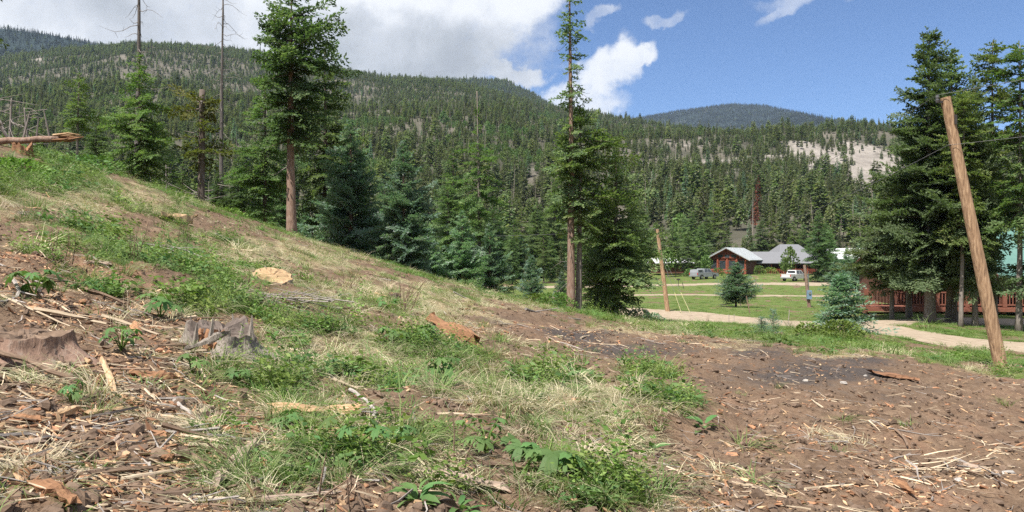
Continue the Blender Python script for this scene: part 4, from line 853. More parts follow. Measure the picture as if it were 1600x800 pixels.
straw_p = [blades('straw_mat', M['straw'], 42, .13, .16, .36, .0026, .9, 1, (.8, -.5), .55), blades('straw_swirl', M['straw'], 42, .14, .14, .34, .0024, 1.0, 2, (-.2, -.9), .62), blades('straw_tuft', M['straw'], 34, .07, .14, .34, .0024, .9, 3, (.4, -.2), .2), blades('straw_greenish', M['grass'], 30, .12, .14, .30, .0026, .9, 4, (.7, -.3), .5)]
spread('dry_grass', straw_p, 30000, 2.7, 46, 201, lambda mk, rr, x, y: (np.clip(mk['straw'] - .12, 0, 1) ** 1.2 * 1.0 + .035 * (x < 0) * (rr > 7) - mk['char'] * .5) * off_road(mk) * (rr < 40), .8, 'matted dry straw grass lying on the cleared slope', 'grass', grow=.18, sz=(.5, 1))
green_p = [blades('grass_tuft', M['grass'], 38, .08, .14, .38, .0036, .75, 5, (.3, -.2), .05), blades('grass_arched', M['grass'], 36, .07, .2, .42, .0034, 1.15, 6, (.5, -.4), .15), blades('grass_short', M['grass'], 40, .11, .07, .2, .0036, .7, 7), blades('grass_mixed', M['meadow'], 34, .09, .1, .28, .0038, .8, 8)]
spread('green_grass', green_p, 36000, 2.7, 48, 202, lambda mk, rr, x, y: (np.clip(mk['green'] - .22, 0, 1) ** 1.3 * .9 + .003 + .07 * mk['straw'] * (x < .12 * y)) * off_road(mk), .72, 'green grass tufts growing on the cleared slope', 'grass', grow=.16, sz=(.45, .9))
weed_p = [weed('weed_clump', M['weed'], 11, .10, .20, .05, 9), weed('weed_low', M['weed'], 14, .14, .10, .055, 10), weed('weed_tall', M['weed'], 7, .07, .34, .045, 11, 13), weed('weed_broad', M['broad'], 9, .12, .14, .085, 12, 6)]
spread('green_weeds', weed_p, 22000, 2.7, 36, 203, lambda mk, rr, x, y: np.clip(mk['green'] - .45, 0, 1) * 1.4 * off_road(mk) * np.where((x < -.2 * y) | (rr < 12), 1, .35), .85, 'low leafy green weeds growing through the slash', 'weeds', grow=.14)
far_p = [blades('meadow_clump', M['meadow'], 60, .45, .12, .30, .011, .7, 13), blades('meadow_clump_tall', M['meadow'], 44, .4, .2, .42, .010, .8, 14), blades('meadow_dry', M['grass'], 44, .4, .18, .4, .010, .8, 15)]
def mprob(mk, rr, x, y): return (mk['green'] * .9 + .12) * (1 - 1.5 * mk['road']) * (rr > 24) * np.where(rr > 58, .7, np.where(seg_d(x, y, ROAD) < 7, 1, .75))
spread('meadow_grass', far_p, 30000, 24, 175, 204, mprob, .62, 'green grass of the valley meadow and road verge', 'grass', grow=.02, sz=(.22, .5))
chip_p = [shard('chip_flake', M['chip'], .06, .03, .006, 1), shard('chip_long', M['chip'], .13, .020, .008, 2), shard('bark_flake', M['chip_red'], .10, .05, .012, 7), shard('long_splinter', M['chip'], .19, .016, .009, 8), shard('chip_wide', M['chip'], .05, .04, .008, 3), shard('chip_red_flake', M['chip_red'], .06, .035, .008, 4), shard('chip_red_long', M['chip_red'], .12, .03, .01, 5), shard('chip_splinter', M['stick_pale'], .13, .009, .006, 6)]
spread('wood_chips', chip_p, 80000, 2.7, 34, 205, lambda mk, rr, x, y: (mk['chip'] * .85 + .06) * (1 - .75 * mk['green']) * off_road(mk) * (1 - .4 * mk['straw']), .66, 'pale and red wood chips strewn over the bare dirt', 'wood chips', tilt=.35, lift=.008, grow=.05)
twig_p = [bent_stick('twig_pale', M['stick_pale'], .26, .0045, 1, .08, 3, 4), bent_stick('twig_brown', M['stick_brown'], .32, .005, 2, .10, 3, 4), bent_stick('twig_grey', M['stick_grey'], .30, .004, 3, .14, 3, 4), bent_stick('twig_short', M['stick_pale'], .16, .006, 4, .05, 3, 4)]
spread('twig_litter', twig_p, 17000, 2.7, 34, 206, lambda mk, rr, x, y: (mk['chip'] * .7 + .12 + .12 * mk['straw']) * (1 - .6 * mk['green']) * off_road(mk), .9, 'small dry twigs littering the cleared slope', 'twigs', tilt=.16, lift=.012, grow=.04)
clod_p = [lump('clod_small', M['clod'], .028, 1), lump('clod_flat', M['clod'], .042, 2, .5), lump('clod_big', M['clod'], .055, 3, .6), lump('clod_tiny', M['clod'], .018, 4)]
spread('dirt_clods', clod_p, 15000, 2.7, 30, 207, lambda mk, rr, x, y: (.75 - mk['green'] * .7 - mk['straw'] * .6) * off_road(mk), .72, 'lumps of churned brown earth on the bare slope', 'earth', tilt=.5, lift=.004, grow=.03)
# ------------------------------------------------------------------ sticks and slabs one can pick out
def lay(o, x, y, yaw, lift=0.0, pitch=0.0, roll=0.0):
    e = .12; n = Vector((-(gz(x + e, y) - gz(x - e, y)) / (2 * e) * .8, -(gz(x, y + e) - gz(x, y - e)) / (2 * e) * .8, 1)).normalized()
    o.rotation_mode = 'QUATERNION'; o.rotation_quaternion = Vector((0, 0, 1)).rotation_difference(n) @ Euler((roll, pitch, yaw)).to_quaternion(); o.location = (x, y, gz(x, y) + lift); return o
stick_m = [(bent_stick('pale_stick_mesh', M['stick_pale'], .55, .010, 11), 'pale'), (bent_stick('brown_stick_mesh', M['stick_brown'], .7, .012, 12, .08, fork=1), 'brown'), (bent_stick('grey_stick_mesh', M['stick_grey'], .6, .010, 13, .1, fork=1), 'grey'), (bent_stick('thick_pale_stick_mesh', M['stick_pale'], .42, .016, 14, .04), 'pale'), (bent_stick('thick_brown_stick_mesh', M['stick_brown'], .5, .018, 15, .05), 'brown'), (bent_stick('forked_grey_stick_mesh', M['stick_grey'], .8, .013, 16, .12, fork=2), 'grey')]
def pick(n, seed, prob, r0=2.9, r1=22):
    r, x, y, rr = sample(n * 6, r0, r1, seed); mk = masks(x, y); k = np.flatnonzero(r.random(len(x)) < np.clip(prob(mk), 0, 1))[:n]; return r, x[k], y[k], rr[k]
r, x, y, rr = pick(285, 301, lambda mk: (mk['chip'] ** 1.3 * .9 + .05 + .1 * mk['straw']) * (1 - .7 * mk['green']) * (1 - mk['road']))
zone = lambda x, y: 'churned brown dirt on the right' if x > .12 * y else ('straw in the middle of the slope' if x > -.25 * y else 'reddish chip covered dirt on the left')
for i in range(len(x)):
    me_, col_ = stick_m[int(r.integers(0, 6))]; o = obj('stick', me_, scale=float(r.uniform(.4, 1.2)) * (1 + .02 * rr[i]) * (.62 if x[i] > .12 * y[i] else 1)); lay(o, x[i], y[i], r.normal(0.35, 1.1), .018, r.normal(0, .06))
    tag(o, col_ + ' dead stick lying loose on the ' + zone(x[i], y[i]), 'stick', col_ + ' sticks on the ' + zone(x[i], y[i]))
def slab_mesh(name, mat, L, Wd, T, seed, seg=11, taper=.35):
    """a split length of wood: ragged ends, uneven faces"""
    r = random.Random(seed); V = []; F = []; n = 6; prof = [(-.5, -.3), (-.32, .45), (.1, .55), (.5, .2), (.38, -.4), (-.1, -.5)]
    for i in range(seg + 1):
        u = i / seg; w = Wd * (1 - taper * abs(2 * u - 1) ** 2.2) * r.uniform(.9, 1.1); off = r.uniform(-.06, .06) * Wd
        for j, (a, c) in enumerate(prof): V.append((L * (u - .5) + r.uniform(-.10, .10) * L * (1 if i in (0, seg) else .1), a * w * r.uniform(.82, 1.15) + off + .10 * Wd * math.sin(u * 5 + seed), c * T * r.uniform(.6, 1.4) + T * .3 + T * .25 * math.sin(u * 7 + j + seed)))
    for i in range(seg):
        for j in range(n): F.append([i * n + j, i * n + (j + 1) % n, (i + 1) * n + (j + 1) % n, (i + 1) * n + j])
    F.append(list(range(n))[::-1]); F.append([seg * n + j for j in range(n)]); return mesh(name, V, F, mat)
slab_ms = [(slab_mesh('split_piece', M['slab'], .32, .07, .03, 1), 'yellow brown splintered piece of wood'), (slab_mesh('rot_piece', M['slab_rot'], .26, .09, .04, 2), 'orange rotten piece of wood'), (slab_mesh('bark_piece', M['chip_red'], .28, .1, .022, 3), 'red brown slab of bark'), (slab_mesh('grey_piece', M['slab_grey'], .34, .06, .03, 4), 'greyed split piece of wood')]
r, x, y, rr = pick(84, 302, lambda mk: (mk['chip'] ** 1.5 * .9 + .04) * (1 - .7 * mk['green']))
for i in range(len(x)):
    me_, lb = slab_ms[int(r.integers(0, 4))]; o = obj('wood_piece', me_, scale=float(r.uniform(.3, .85)) * (1 + .02 * rr[i])); lay(o, x[i], y[i], r.uniform(0, 6.28), .006, r.normal(0, .12), r.normal(0, .2))
    tag(o, lb + ' lying on the ' + zone(x[i], y[i]), 'wood piece', lb + ' on the ' + zone(x[i], y[i]))
def between(p, q, name, label, cat, make, lift=.02, over=1.0):
    (x0, x1), (y0, y1), _ = hit([p[0], q[0]], [p[1], q[1]]); z0, z1 = gz(x0, y0), gz(x1, y1); v = Vector((x1 - x0, y1 - y0, z1 - z0)); L = v.length * over
    o = obj(name, make(L)); o.rotation_mode = 'QUATERNION'; o.rotation_quaternion = Matrix((v.normalized(), Vector((0, 0, 1)).cross(v).normalized(), v.cross(Vector((0, 0, 1)).cross(v)).normalized())).transposed().to_quaternion()
    o.location = ((x0 + x1) / 2, (y0 + y1) / 2, max((z0 + z1) / 2, gz((x0 + x1) / 2, (y0 + y1) / 2)) + lift); return tag(o, label, cat)
def br(mat, r0, seed, bow=.04, fork=1): return lambda L: bent_stick('long_branch', M[mat], L, r0, seed, bow, 7, 10, fork)
def sl(mat, w, t, seed, taper=.35): return lambda L: slab_mesh('split_length', M[mat], L, w, t, seed, 13, taper)
for a in [((-12, 552), (212, 642), 'branch', 'long grey brown branch lying across the left stump and the dirt', 'branch', br('stick_brown', .022, 21, .05), .05),
          ((655, 750), (792, 770), 'plank', 'greyed flat plank of wood near the bottom middle', 'plank', sl('slab_grey', .10, .04, 22, .2), .02),
          ((498, 700), (606, 714), 'wood_slab', 'orange split slab right of the dry branch at the bottom', 'wood slab', sl('slab', .10, .05, 23), .03),
          ((425, 650), (560, 668), 'wood_slab', 'yellow brown split slab behind the long dry branch', 'wood slab', sl('slab', .12, .05, 24), .03),
          ((318, 680), (404, 698), 'wood_slab', 'dark edged brown split slab left of the bright single leaf', 'wood slab', sl('slab_rot', .07, .05, 25), .02),
          ((336, 772), (396, 714), 'wood_slab', 'pale tapering split piece pointing at the bright single leaf', 'wood slab', sl('slab_grey', .08, .04, 26), .03),
          ((372, 645), (596, 692), 'branch', 'long dry brown branch between two split slabs', 'branch', br('stick_brown', .014, 27, .06), .04),
          ((190, 748), (318, 738), 'branch', 'straight whitish barkless branch on the bottom left dirt', 'branch', br('stick_pale', .012, 28, .02, 0), .02),
          ((238, 786), (352, 774), 'branch', 'thick dark barked branch at the bottom left', 'branch', br('stick_brown', .022, 29, .04), .02),
          ((410, 796), (520, 792), 'branch', 'thick pale branch cut off by the bottom edge', 'branch', br('slab_grey', .02, 30, .03, 0), .02),
          ((672, 510), (748, 545), 'rotten_log', 'crumbling orange rotten log in the straw', 'log', sl('slab_rot', .24, .14, 32, .5), .03),
          ((1395, 738), (1540, 734), 'branch', 'long straight pale branch on the dirt at the lower right', 'branch', br('stick_pale', .012, 33, .02), .02),
          ((1490, 718), (1560, 768), 'branch', 'forked grey branch crossing the pale one at the lower right', 'branch', br('stick_grey', .014, 34, .1, 3), .03),
          ((1340, 712), (1390, 728), 'branch', 'short thick brown branch on the lower right dirt', 'branch', br('stick_brown', .016, 35, .05), .02),
          ((545, 640), (585, 684), 'branch', 'forked pale branch stub standing over the dry branch', 'branch', br('stick_grey', .016, 36, .1, 2), .05),
          ((160, 570), (180, 622), 'wood_slab', 'yellow strip of wood right of the small green seedling', 'wood slab', sl('chip', .045, .02, 37), .02),
          ((270, 625), (302, 660), 'branch', 'short grey branch stub on bare earth', 'branch', br('stick_grey', .016, 38, .05, 0), .03),
          ((205, 590), (275, 600), 'wood_slab', 'orange red bark slab below the old grey stump', 'wood slab', sl('slab_rot', .10, .05, 39), .02),
          ((560, 665), (660, 745), 'branch', 'thin curved brown branch half hidden behind the plank', 'branch', br('stick_brown', .009, 40, .08, 1), .02),
          ((820, 498), (905, 505), 'branch', 'dark weathered branch on the dark dirt below the centre trunks', 'branch', br('stick_grey', .03, 41, .04), .03),
          ((640, 545), (730, 555), 'branch', 'pale stick in the straw near the leafy umbrella plant', 'branch', br('stick_pale', .014, 42, .04), .02),
          ((455, 545), (540, 585), 'branch', 'pale straight stick right of the old grey stump', 'branch', br('stick_pale', .014, 43, .03), .02),
          ((515, 595), (560, 612), 'branch', 'pale barkless stick above the split slabs', 'branch', br('stick_pale', .015, 44, .05), .02),
          ((255, 345), (300, 352), 'wood_slab', 'pale cut log end with an orange face below the crest', 'wood slab', sl('fresh_cut', .2, .14, 45), .04),
          ((1360, 590), (1440, 598), 'wood_slab', 'dark brown slab of bark on the charred dirt', 'wood slab', sl('chip_red', .18, .05, 46), .03)]:
    between(a[0], a[1], a[2], a[3], a[4], a[5], a[6])
# heaps of thin dead branches half way up the slope
def spot(px, py):
    x, y, _ = hit(px, py); return float(x[0]), float(y[0])
for px, py, n, L, Wd, lb, mt in ((445, 482, 22, 1.2, .5, 'heap of thin grey branches in the middle of the slope', 'stick_grey'), (235, 395, 12, 1.2, .5, 'loose grey branches sticking out of the green weeds', 'stick_grey'), (1500, 740, 12, .5, .3, 'small heap of pale twigs at the lower right', 'stick_pale')):
    x, y = spot(px, py); pile(lb, 800 + FPX * x / y, y, n, L, Wd, px, mt, .008, h=.16)
# ------------------------------------------------------------------ stumps
def stump(label, px, py, R0, H, seed, mats, notch=None, flare=.45, hollow=.55, slope=(0, 0), rough=.25, rot=0.0):
    x, y = spot(px, py); r = np.random.default_rng(seed); t = thing('stump', label, 'stump', (x, y, gz(x, y) - .04), (0, 0, rot)); na = 56; nh = 9; V = []; F = []; fm = []
    lob = r.uniform(0, 6.28, 3)
    top = np.zeros(na)
    for j in range(na):
        a = 6.283 * j / na; top[j] = H * (1 + rough * (.5 * math.sin(3 * a + lob[0]) + .3 * math.sin(5 * a + lob[1]) + .16 * math.sin(13 * a + lob[2])) + r.normal(0, rough * .06)) + slope[0] * math.cos(a) + slope[1] * math.sin(a)
        if notch:
            dd = abs((a - notch[0] + math.pi) % (2 * math.pi) - math.pi); top[j] *= 1 - .85 * math.exp(-(dd / notch[1]) ** 4)
        top[j] = max(.03, top[j])
    for i in range(nh):
        u = i / (nh - 1)
        for j in range(na):
            a = 6.283 * j / na; q = R0 * (1 + flare * (1 - u) ** 2.2 * (.6 + .8 * max(0, math.sin(4 * a + lob[2]))) + .05 * math.sin(9 * a + lob[0]) + .03 * math.sin(17 * a + 2 * u) + .022 * math.sin(31 * a + 1.5 * u + lob[1]) + r.normal(0, .016)); V.append((q * math.cos(a), q * math.sin(a), -.08 + (top[j] + .08) * u))
    for i in range(nh - 1):
        for j in range(na): F.append([i * na + j, i * na + (j + 1) % na, (i + 1) * na + (j + 1) % na, (i + 1) * na + j])
    obj('side', mesh('stump_side', V, F, mats[0], smooth=True), t)
    V2 = []; F2 = []; rings = [1.0, .93, .78, .55, .28]
    for i, q in enumerate(rings):
        for j in range(na):
            a = 6.283 * j / na; dz = -hollow * H * (1 - q) ** .7 * (.7 + .5 * math.sin(2 * a + lob[1])) if i else 0; b_ = V[(nh - 1) * na + j]; V2.append((b_[0] * q, b_[1] * q, max(.02, b_[2] * (q if q < .8 else 1) + (1 - (q if q < .8 else 1)) * H * .9 + dz + r.normal(0, .012 if i else 0))))
    for i in range(len(rings) - 1):
        for j in range(na): F2.append([i * na + j, i * na + (j + 1) % na, (i + 1) * na + (j + 1) % na, (i + 1) * na + j])
    F2.append([(len(rings) - 1) * na + j for j in range(na)]); obj('top', mesh('stump_top', V2, F2, mats[1]), t); return t
os_ = stump('old grey stump with a rotted gap in its front and one splayed root', 345, 549, .29, .21, 401, (M['grey_wood'], M['bark_fir']), notch=(4.55, .30), flare=.7, hollow=.2, slope=(-.05, .05), rough=.34)
for k in range(12):
    a_ = .55 * k + .3; m = MB(); q_ = .27 * (1.0 if k % 2 else .93); m.tube([(q_ * math.cos(a_), q_ * math.sin(a_), .10), (q_ * 1.02 * math.cos(a_ + .1), q_ * 1.02 * math.sin(a_ + .1), .23 + .05 * (k % 3))], [.035, .005], 4); m.build('splinter', M['grey_wood'], os_)
for k in range(5):
    obj('rotten_heartwood', slab_mesh('heartwood', M['slab_rot'], .24, .07, .05, 90 + k), os_, (-.13 + .05 * k, -.19 + .02 * (k % 2), .10), (.3, -1.2 + .2 * k, 1.2))
stump('low broad stump buried in dirt at the left edge', 46, 546, .29, .14, 403, (M['bark_red'], M['clod']), flare=.6, hollow=.05, rough=.30)
stump('low slanting stump with a bright fresh cut top in the middle of the slope', 426, 446, .29, .15, 404, (M['grey_wood'], M['fresh_cut']), flare=.15, hollow=.02, slope=(-.06, .10), rough=.06)
stump('tiny dark stump left of the dead twig bush', 616, 470, .13, .16, 405, (M['bark_fir'], M['clod']), flare=.3, hollow=.1)
o = obj('split_wood', slab_mesh('leaning_split', M['grey_wood'], .36, .05, .04, 51)); x, y = spot(335, 560); lay(o, x, y - .18, .35, .16, -.5); tag(o, 'grey split piece leaning across the front of the hollow stump', 'wood piece')
# the fallen log on the crest
fl = thing('fallen_log', 'fallen log on the left crest with a splintered orange broken end', 'log', (0, 0, .04)); a0 = Vector(((-60 - 800) / FPX * 19, 19.2, (400 - 226) / FPX * 19.2)); a1 = Vector(((92 - 800) / FPX * 19.6, 19.6, (400 - 219) / FPX * 19.6)); a2 = Vector(((132 - 800) / FPX * 19.7, 19.7, (400 - 216) / FPX * 19.7))
m = MB(); V, F = tube([a0.lerp(a1, i / 9) + Vector((0, 0, .015 * math.sin(i * 2))) for i in range(10)], [.085 * (1 - .012 * i) for i in range(10)], 12); m.add(V, F); m.build('trunk', M['bark_red'], fl, True)
r_ = random.Random(5)
for k in range(11):
    w = Vector((0, r_.uniform(-.07, .07), r_.uniform(-.08, .08))); m = MB(); e = a1.lerp(a2, r_.uniform(.35, 1.0)) + w * .5 + Vector((0, 0, r_.uniform(-.03, .03))); m.tube([a1 + w + Vector((-.12, 0, 0)), a1.lerp(e, .5) + w, e], [.034, .022, .005], 5); m.build('splinter', M['slab_rot'] if k % 3 else M['slab'], fl)
for k in range(4):
    p = a0.lerp(a1, .45 + .15 * k); m = MB(); m.tube([p, p + Vector((r_.uniform(-.3, .3), r_.uniform(-.2, .1), r_.choice((-.35, .5, .7))))], [.03, .012], 5); m.build('branch_stub', M['dead_wood'], fl)
stump('broken stub of rotten wood holding up the fallen log', 55, 238, .22, .30, 406, (M['slab_rot'], M['slab_rot']), hollow=.3, rough=.5).location = (a0.lerp(a1, .62).x, 19.35, a0.lerp(a1, .62).z - .42)
# ------------------------------------------------------------------ leafy plants
def palm_leaf(name, seed, lobes=5, size=1.0, droop=.35):
    r = random.Random(seed); out = []; n = 8 * lobes + 1
    for i in range(n):
        u = i / (n - 1); a = R(-150 + 300 * u); k = abs(math.cos(lobes * math.pi * (u - .5))) if lobes % 2 else abs(math.sin(lobes * math.pi * u)); q = (.34 + .66 * k ** .8) * (.62 + .38 * math.cos(a * .55)) * (1 + .09 * (-1) ** i) * r.uniform(.94, 1.06); out.append((q * math.cos(a), q * math.sin(a)))
    V = [(0, 0, 0)]; F = []
    for f in (.5, 1.0):
        for (x_, y_) in out:
            d = math.hypot(x_, y_) * f; V.append((x_ * f, y_ * f, .10 * math.sin(d * 3) - droop * d * d + .05 * abs(y_) * f))
    for i in range(n - 1): F.append([0, 1 + i, 2 + i]); F.append([1 + i, 1 + n + i, 2 + n + i, 2 + i])
    return mesh(name, V, F, M['broad'], smooth=True)
def lance_leaf(name, seed, w=.17, droop=.5):
    V = []; F = []; n = 7
    for i in range(n):
        u = i / (n - 1); ww = w * math.sin(math.pi * min(1, u * .92 + .08)) ** .7 * (1 + .1 * (-1) ** i); z = .25 * u - droop * u * u; V += [(u, -ww, z + .06 * ww), (u, 0, z - .03), (u, ww, z + .06 * ww)]
    for i in range(n - 1):
        for k in (0, 1): F.append([3 * i + k, 3 * i + k + 1, 3 * i + 4 + k, 3 * i + 3 + k])
    return mesh(name, V, F, M['broad'], smooth=True)
PALM = [palm_leaf('lobed_leaf', 1, 5), palm_leaf('lobed_leaf_deep', 2, 7), palm_leaf('lobed_leaf_three', 3, 3, droop=.5)]; LANCE = [lance_leaf('long_leaf', 1), lance_leaf('long_leaf_narrow', 2, .12, .7)]
def plant(label, px, py, nl, h, ls, seed, kind='palm', spreadr=1.0, group=None, at=None):
    x, y = spot(px, py) if at is None else at; r = random.Random(seed); t = thing('leafy_plant', label, 'plant', (x, y, gz(x, y) - .01), (0, 0, r.uniform(0, 6.28)), group)
    for i in range(nl):
        a = i * 2.4 + r.uniform(-.4, .4); hh = h * r.uniform(.55, 1.1); rr_ = spreadr * h * r.uniform(.25, .75); tip = Vector((math.cos(a) * rr_, math.sin(a) * rr_, hh))
        if kind != 'lance':
            m = MB(); m.tube([(0, 0, 0), (tip.x * .35, tip.y * .35, hh * .7), tip], [.006, .005, .003], 4, m=0); m.build('stem', M['weed'], t)
            obj('leaf', r.choice(PALM), t, tip, (r.uniform(-.3, .3), r.uniform(.05, .5), a), ls * r.uniform(.5, 1.05))
        else:
            obj('leaf', r.choice(LANCE), t, (math.cos(a) * .02, math.sin(a) * .02, hh * .25 * (i % 3)), (r.uniform(-.5, .5), -r.uniform(.2, .9), a), ls * r.uniform(.7, 1.25))
    return t
for i, a in enumerate([('umbrella shaped leafy plant standing over a dark hollow', 695, 606, 11, .26, .12, 'palm', .7), ('big leafy plant in front of bare earth near the bottom middle', 760, 716, 10, .22, .13, 'palm', 1.1), ('leafy plant with broad dark leaves right of the bottom middle plank', 866, 762, 8, .14, .14, 'palm', 1.2), ('lance leaved plant at the bottom, just under the plank', 652, 796, 16, .18, .13, 'lance', 1),
     ('second lance leaved plant at the bottom edge right of the first', 715, 797, 14, .16, .12, 'lance', 1), ('lobed leafy plant at the left edge above the buried stump', 52, 470, 8, .26, .16, 'palm', .9), ('small upright seedling on the dirt under the long branch', 112, 628, 4, .16, .06, 'palm', .6), ('single bright yellow green leaf beside the pale split piece', 402, 728, 2, .06, .09, 'palm', .6),
     ('leafy clump growing over the yellow brown split slab', 452, 682, 8, .10, .09, 'palm', 1.2), ('leafy plant left of the big bottom middle plant', 622, 712, 9, .14, .09, 'palm', 1.0), ('dark leafy plant at the bottom right of the plank', 820, 735, 6, .14, .12, 'palm', 1.0), ('pale green plant on the chips left of the slab', 300, 585, 6, .16, .08, 'palm', 1.0),
     ('upright weed by the charred dirt in the middle', 995, 600, 8, .22, .10, 'lance', 1), ('leafy weed on the grass bank above the bare cut', 1015, 690, 9, .16, .14, 'lance', 1), ('leafy weed on the right end of the grass bank', 1100, 672, 9, .16, .14, 'lance', 1), ('tall leafy plant in the weeds left of the hollow stump', 250, 495, 9, .24, .14, 'palm', .9), ('bushy leafy plant on the dirt between the stumps', 190, 560, 10, .18, .08, 'palm', 1.0),
     ('leafy plant at the bottom edge under the broad dark leaves', 905, 795, 12, .16, .11, 'lance', 1), ('ferny plant in the straw left of the umbrella plant', 575, 585, 12, .16, .14, 'lance', 1), ('leafy plant in front of the flat cut stump', 372, 600, 8, .14, .10, 'palm', 1.1)]):
    plant(a[0], a[1], a[2], a[3], a[4], a[5], 500 + i, a[6], a[7])
r, x, y, rr = pick(46, 303, lambda mk: np.clip(mk['green'] - .5, 0, 1) * 2 * (1 - mk['road']), 4.5, 14)
for i in range(len(x)):
    side = 'left' if x[i] < -.2 * y[i] else 'middle'
    plant('leafy green weed growing among others on the %s of the slope' % side, 0, 0, int(r.integers(5, 9)), float(r.uniform(.14, .3)), float(r.uniform(.07, .13)), 600 + i, 'palm' if i % 3 else 'lance', 1.0, 'leafy weeds on the %s of the slope' % side, (float(x[i]), float(y[i])))
def twigs(label, px, py, n, h, seed, mat='stick_brown', lean=.4, leaf=False, rr=.006, sp=.25):
    """upright bare stems of a broken shrub"""
    x, y = spot(px, py); t = thing('bare_shrub', label, 'shrub', (x, y, gz(x, y) - .02)); r = random.Random(seed)
    for i in range(n):
        b0 = Vector((r.uniform(-1, 1) * sp * .5, r.uniform(-1, 1) * sp * .4, 0)); e = b0 + Vector((r.uniform(-.3, 1) * lean * h, r.uniform(-.4, .4) * lean * h, h * r.uniform(.55, 1.1))); mid = b0.lerp(e, .5) + Vector((r.uniform(-.05, .05), 0, .03)) * h
        m = MB(); m.tube([b0, mid, e], [rr, rr * .75, rr * .3], 4)
        for k in range(2):
            p = b0.lerp(e, r.uniform(.4, .85)); m.tube([p, p + Vector((r.uniform(-.2, .2), r.uniform(-.2, .2), r.uniform(.05, .25))) * h], [rr * .5, rr * .2], 3)
        m.build('stem', M[mat], t)
    return t
for i, a in enumerate([('bundle of thin reddish bare stems leaning right in the straw', 630, 492, 14, .55, .9), ('bare brown stems standing beside the tiny dark stump', 545, 455, 8, .6, .6), ('two thin dark bare stems left of the big leafy plant', 690, 740, 2, .32, .3), ('dark bare twigs rising from the bottom edge', 525, 798, 4, .3, .7), ('thin brown stems among the weeds at the far left', 90, 420, 6, .45, .2), ('thin brown stems in the middle of the left weeds', 205, 410, 7, .5, .3), ('bare stems on the slope above the weeds', 290, 390, 6, .55, .3),
     ('short grey stems in the verge left of the young spruce', 1250, 520, 5, .5, .3), ('dry stems by the saplings in the verge', 1105, 505, 5, .5, .3)]):
    twigs(a[0], a[1], a[2], a[3], a[4], 700 + i, lean=a[5])
for i, (px, py, R0, lb) in enumerate([(1258, 598, .075, 'pale angular stone on the charred dirt'), (1352, 592, .06, 'small whitish stone beside the dark bark slab'), (1318, 606, .09, 'flat pale clod of dry turf on the charred dirt'), (1210, 668, .04, 'small grey stone on the brown dirt'), (1575, 745, .10, 'pale stone at the lower right edge'), (1500, 752, .08, 'low pale stone by the forked branch'), (12, 690, .05, 'white stone at the left edge')]):
    x, y = spot(px, py); m_ = lump('stone_mesh', M['rock'], R0, 800 + i, .6); o = tag(obj('stone', m_, None, (x, y, gz(x, y) + R0 * .1), (0, 0, i), .62), lb, 'stone')
# ------------------------------------------------------------------ poles and wires
def upole(label, px0, py0, d0, px1, py1, d1, r0, r1, name='utility_pole', mat='pole'):
    b0 = Vector(((px0 - 800) / FPX * d0, d0, gz((px0 - 800) / FPX * d0, d0) - .3)); top = Vector(((px1 - 800) / FPX * d1, d1, (400 - py1) / FPX * d1)); t = thing(name, label, 'pole', b0)
    v = top - b0; m = MB(); k = 10; V, F = tube([v * (i / k) for i in range(k + 1)], [r0 + (r1 - r0) * i / k for i in range(k + 1)], 14); m.add(V, F); m.build('shaft', M[mat], t, False); return t, b0, top
near, nb0, ntop = upole('orange brown wooden power pole leaning left beside the dirt road', 1569, 575, 19, 1477, 152, 18.8, .155, .112)
far, fb0, ftop = upole('thin wooden power pole standing on the far side of the dirt road', 1044, 488, 64, 1027, 358, 64, .19, .13)
def fit(t, b0, top, side, small):
    """insulator on a side bracket, a bolt and a ground wire strap"""
    ax = (top - b0).normalized(); m = MB(); p = top - b0 - ax * .12; m.box(p + side * .12, (.30, .05, .05), rot=Euler((0, 0, math.atan2(side.y, side.x)))); m.build('bracket', M['iron'], t)
    m = MB(); q = p + side * .25; m.tube([q - Vector((0, 0, .02)), q + Vector((0, 0, .04)), q + Vector((0, 0, .05)), q + Vector((0, 0, .11)), q + Vector((0, 0, .12)), q + Vector((0, 0, .16))], [.03, .055, .03, .05, .03, .035], 10); m.build('insulator', M['ceramic'], t)
    m = MB(); p2 = top - b0 - ax * 1.15; m.tube([p2 - side * .16, p2 + side * .2], .018, 6); m.build('bolt', M['iron'], t)
    m = MB(); p3 = top - b0 - ax * .55; m.box(p3 + Vector((.06, -.13, 0)), (.05, .04, .22)); m.build('clamp', M['iron'], t)
    return b0 + q + Vector((0, 0, .16)), b0 + p2 + side * .2
n1, n2 = fit(near, nb0, ntop, Vector((-1, -.25, 0)).normalized(), 1); f1, f2 = fit(far, fb0, ftop, Vector((-1, -.25, 0)).normalized(), 1)
def wire(label, a, b_, sag, r, name='power_line', mat='wire', n=26):
    m = MB(); m.tube([a.lerp(b_, i / n) - Vector((0, 0, sag * 4 * (i / n) * (1 - i / n))) for i in range(n + 1)], r, 4); return tag(m.build(name, M[mat]), label, 'wire')
o1 = Vector((24, 9, n1.z + 2.4)); o2 = Vector((24, 9, n2.z + 1.9))
wire('upper power line from the leaning pole towards the far pole', n1, f1, .9, .006); wire('lower power line from the leaning pole towards the far pole', n2, f2, 1.1, .007)
wire('upper power line leaving the leaning pole to the right', n1, o1, .25, .005); wire('lower power line leaving the leaning pole to the right', n2, o2, .3, .0045)
f3 = Vector((-30, 92, f1.z + 1)); wire('power line leaving the far pole behind the centre trees', f1, f3, .8, .009)
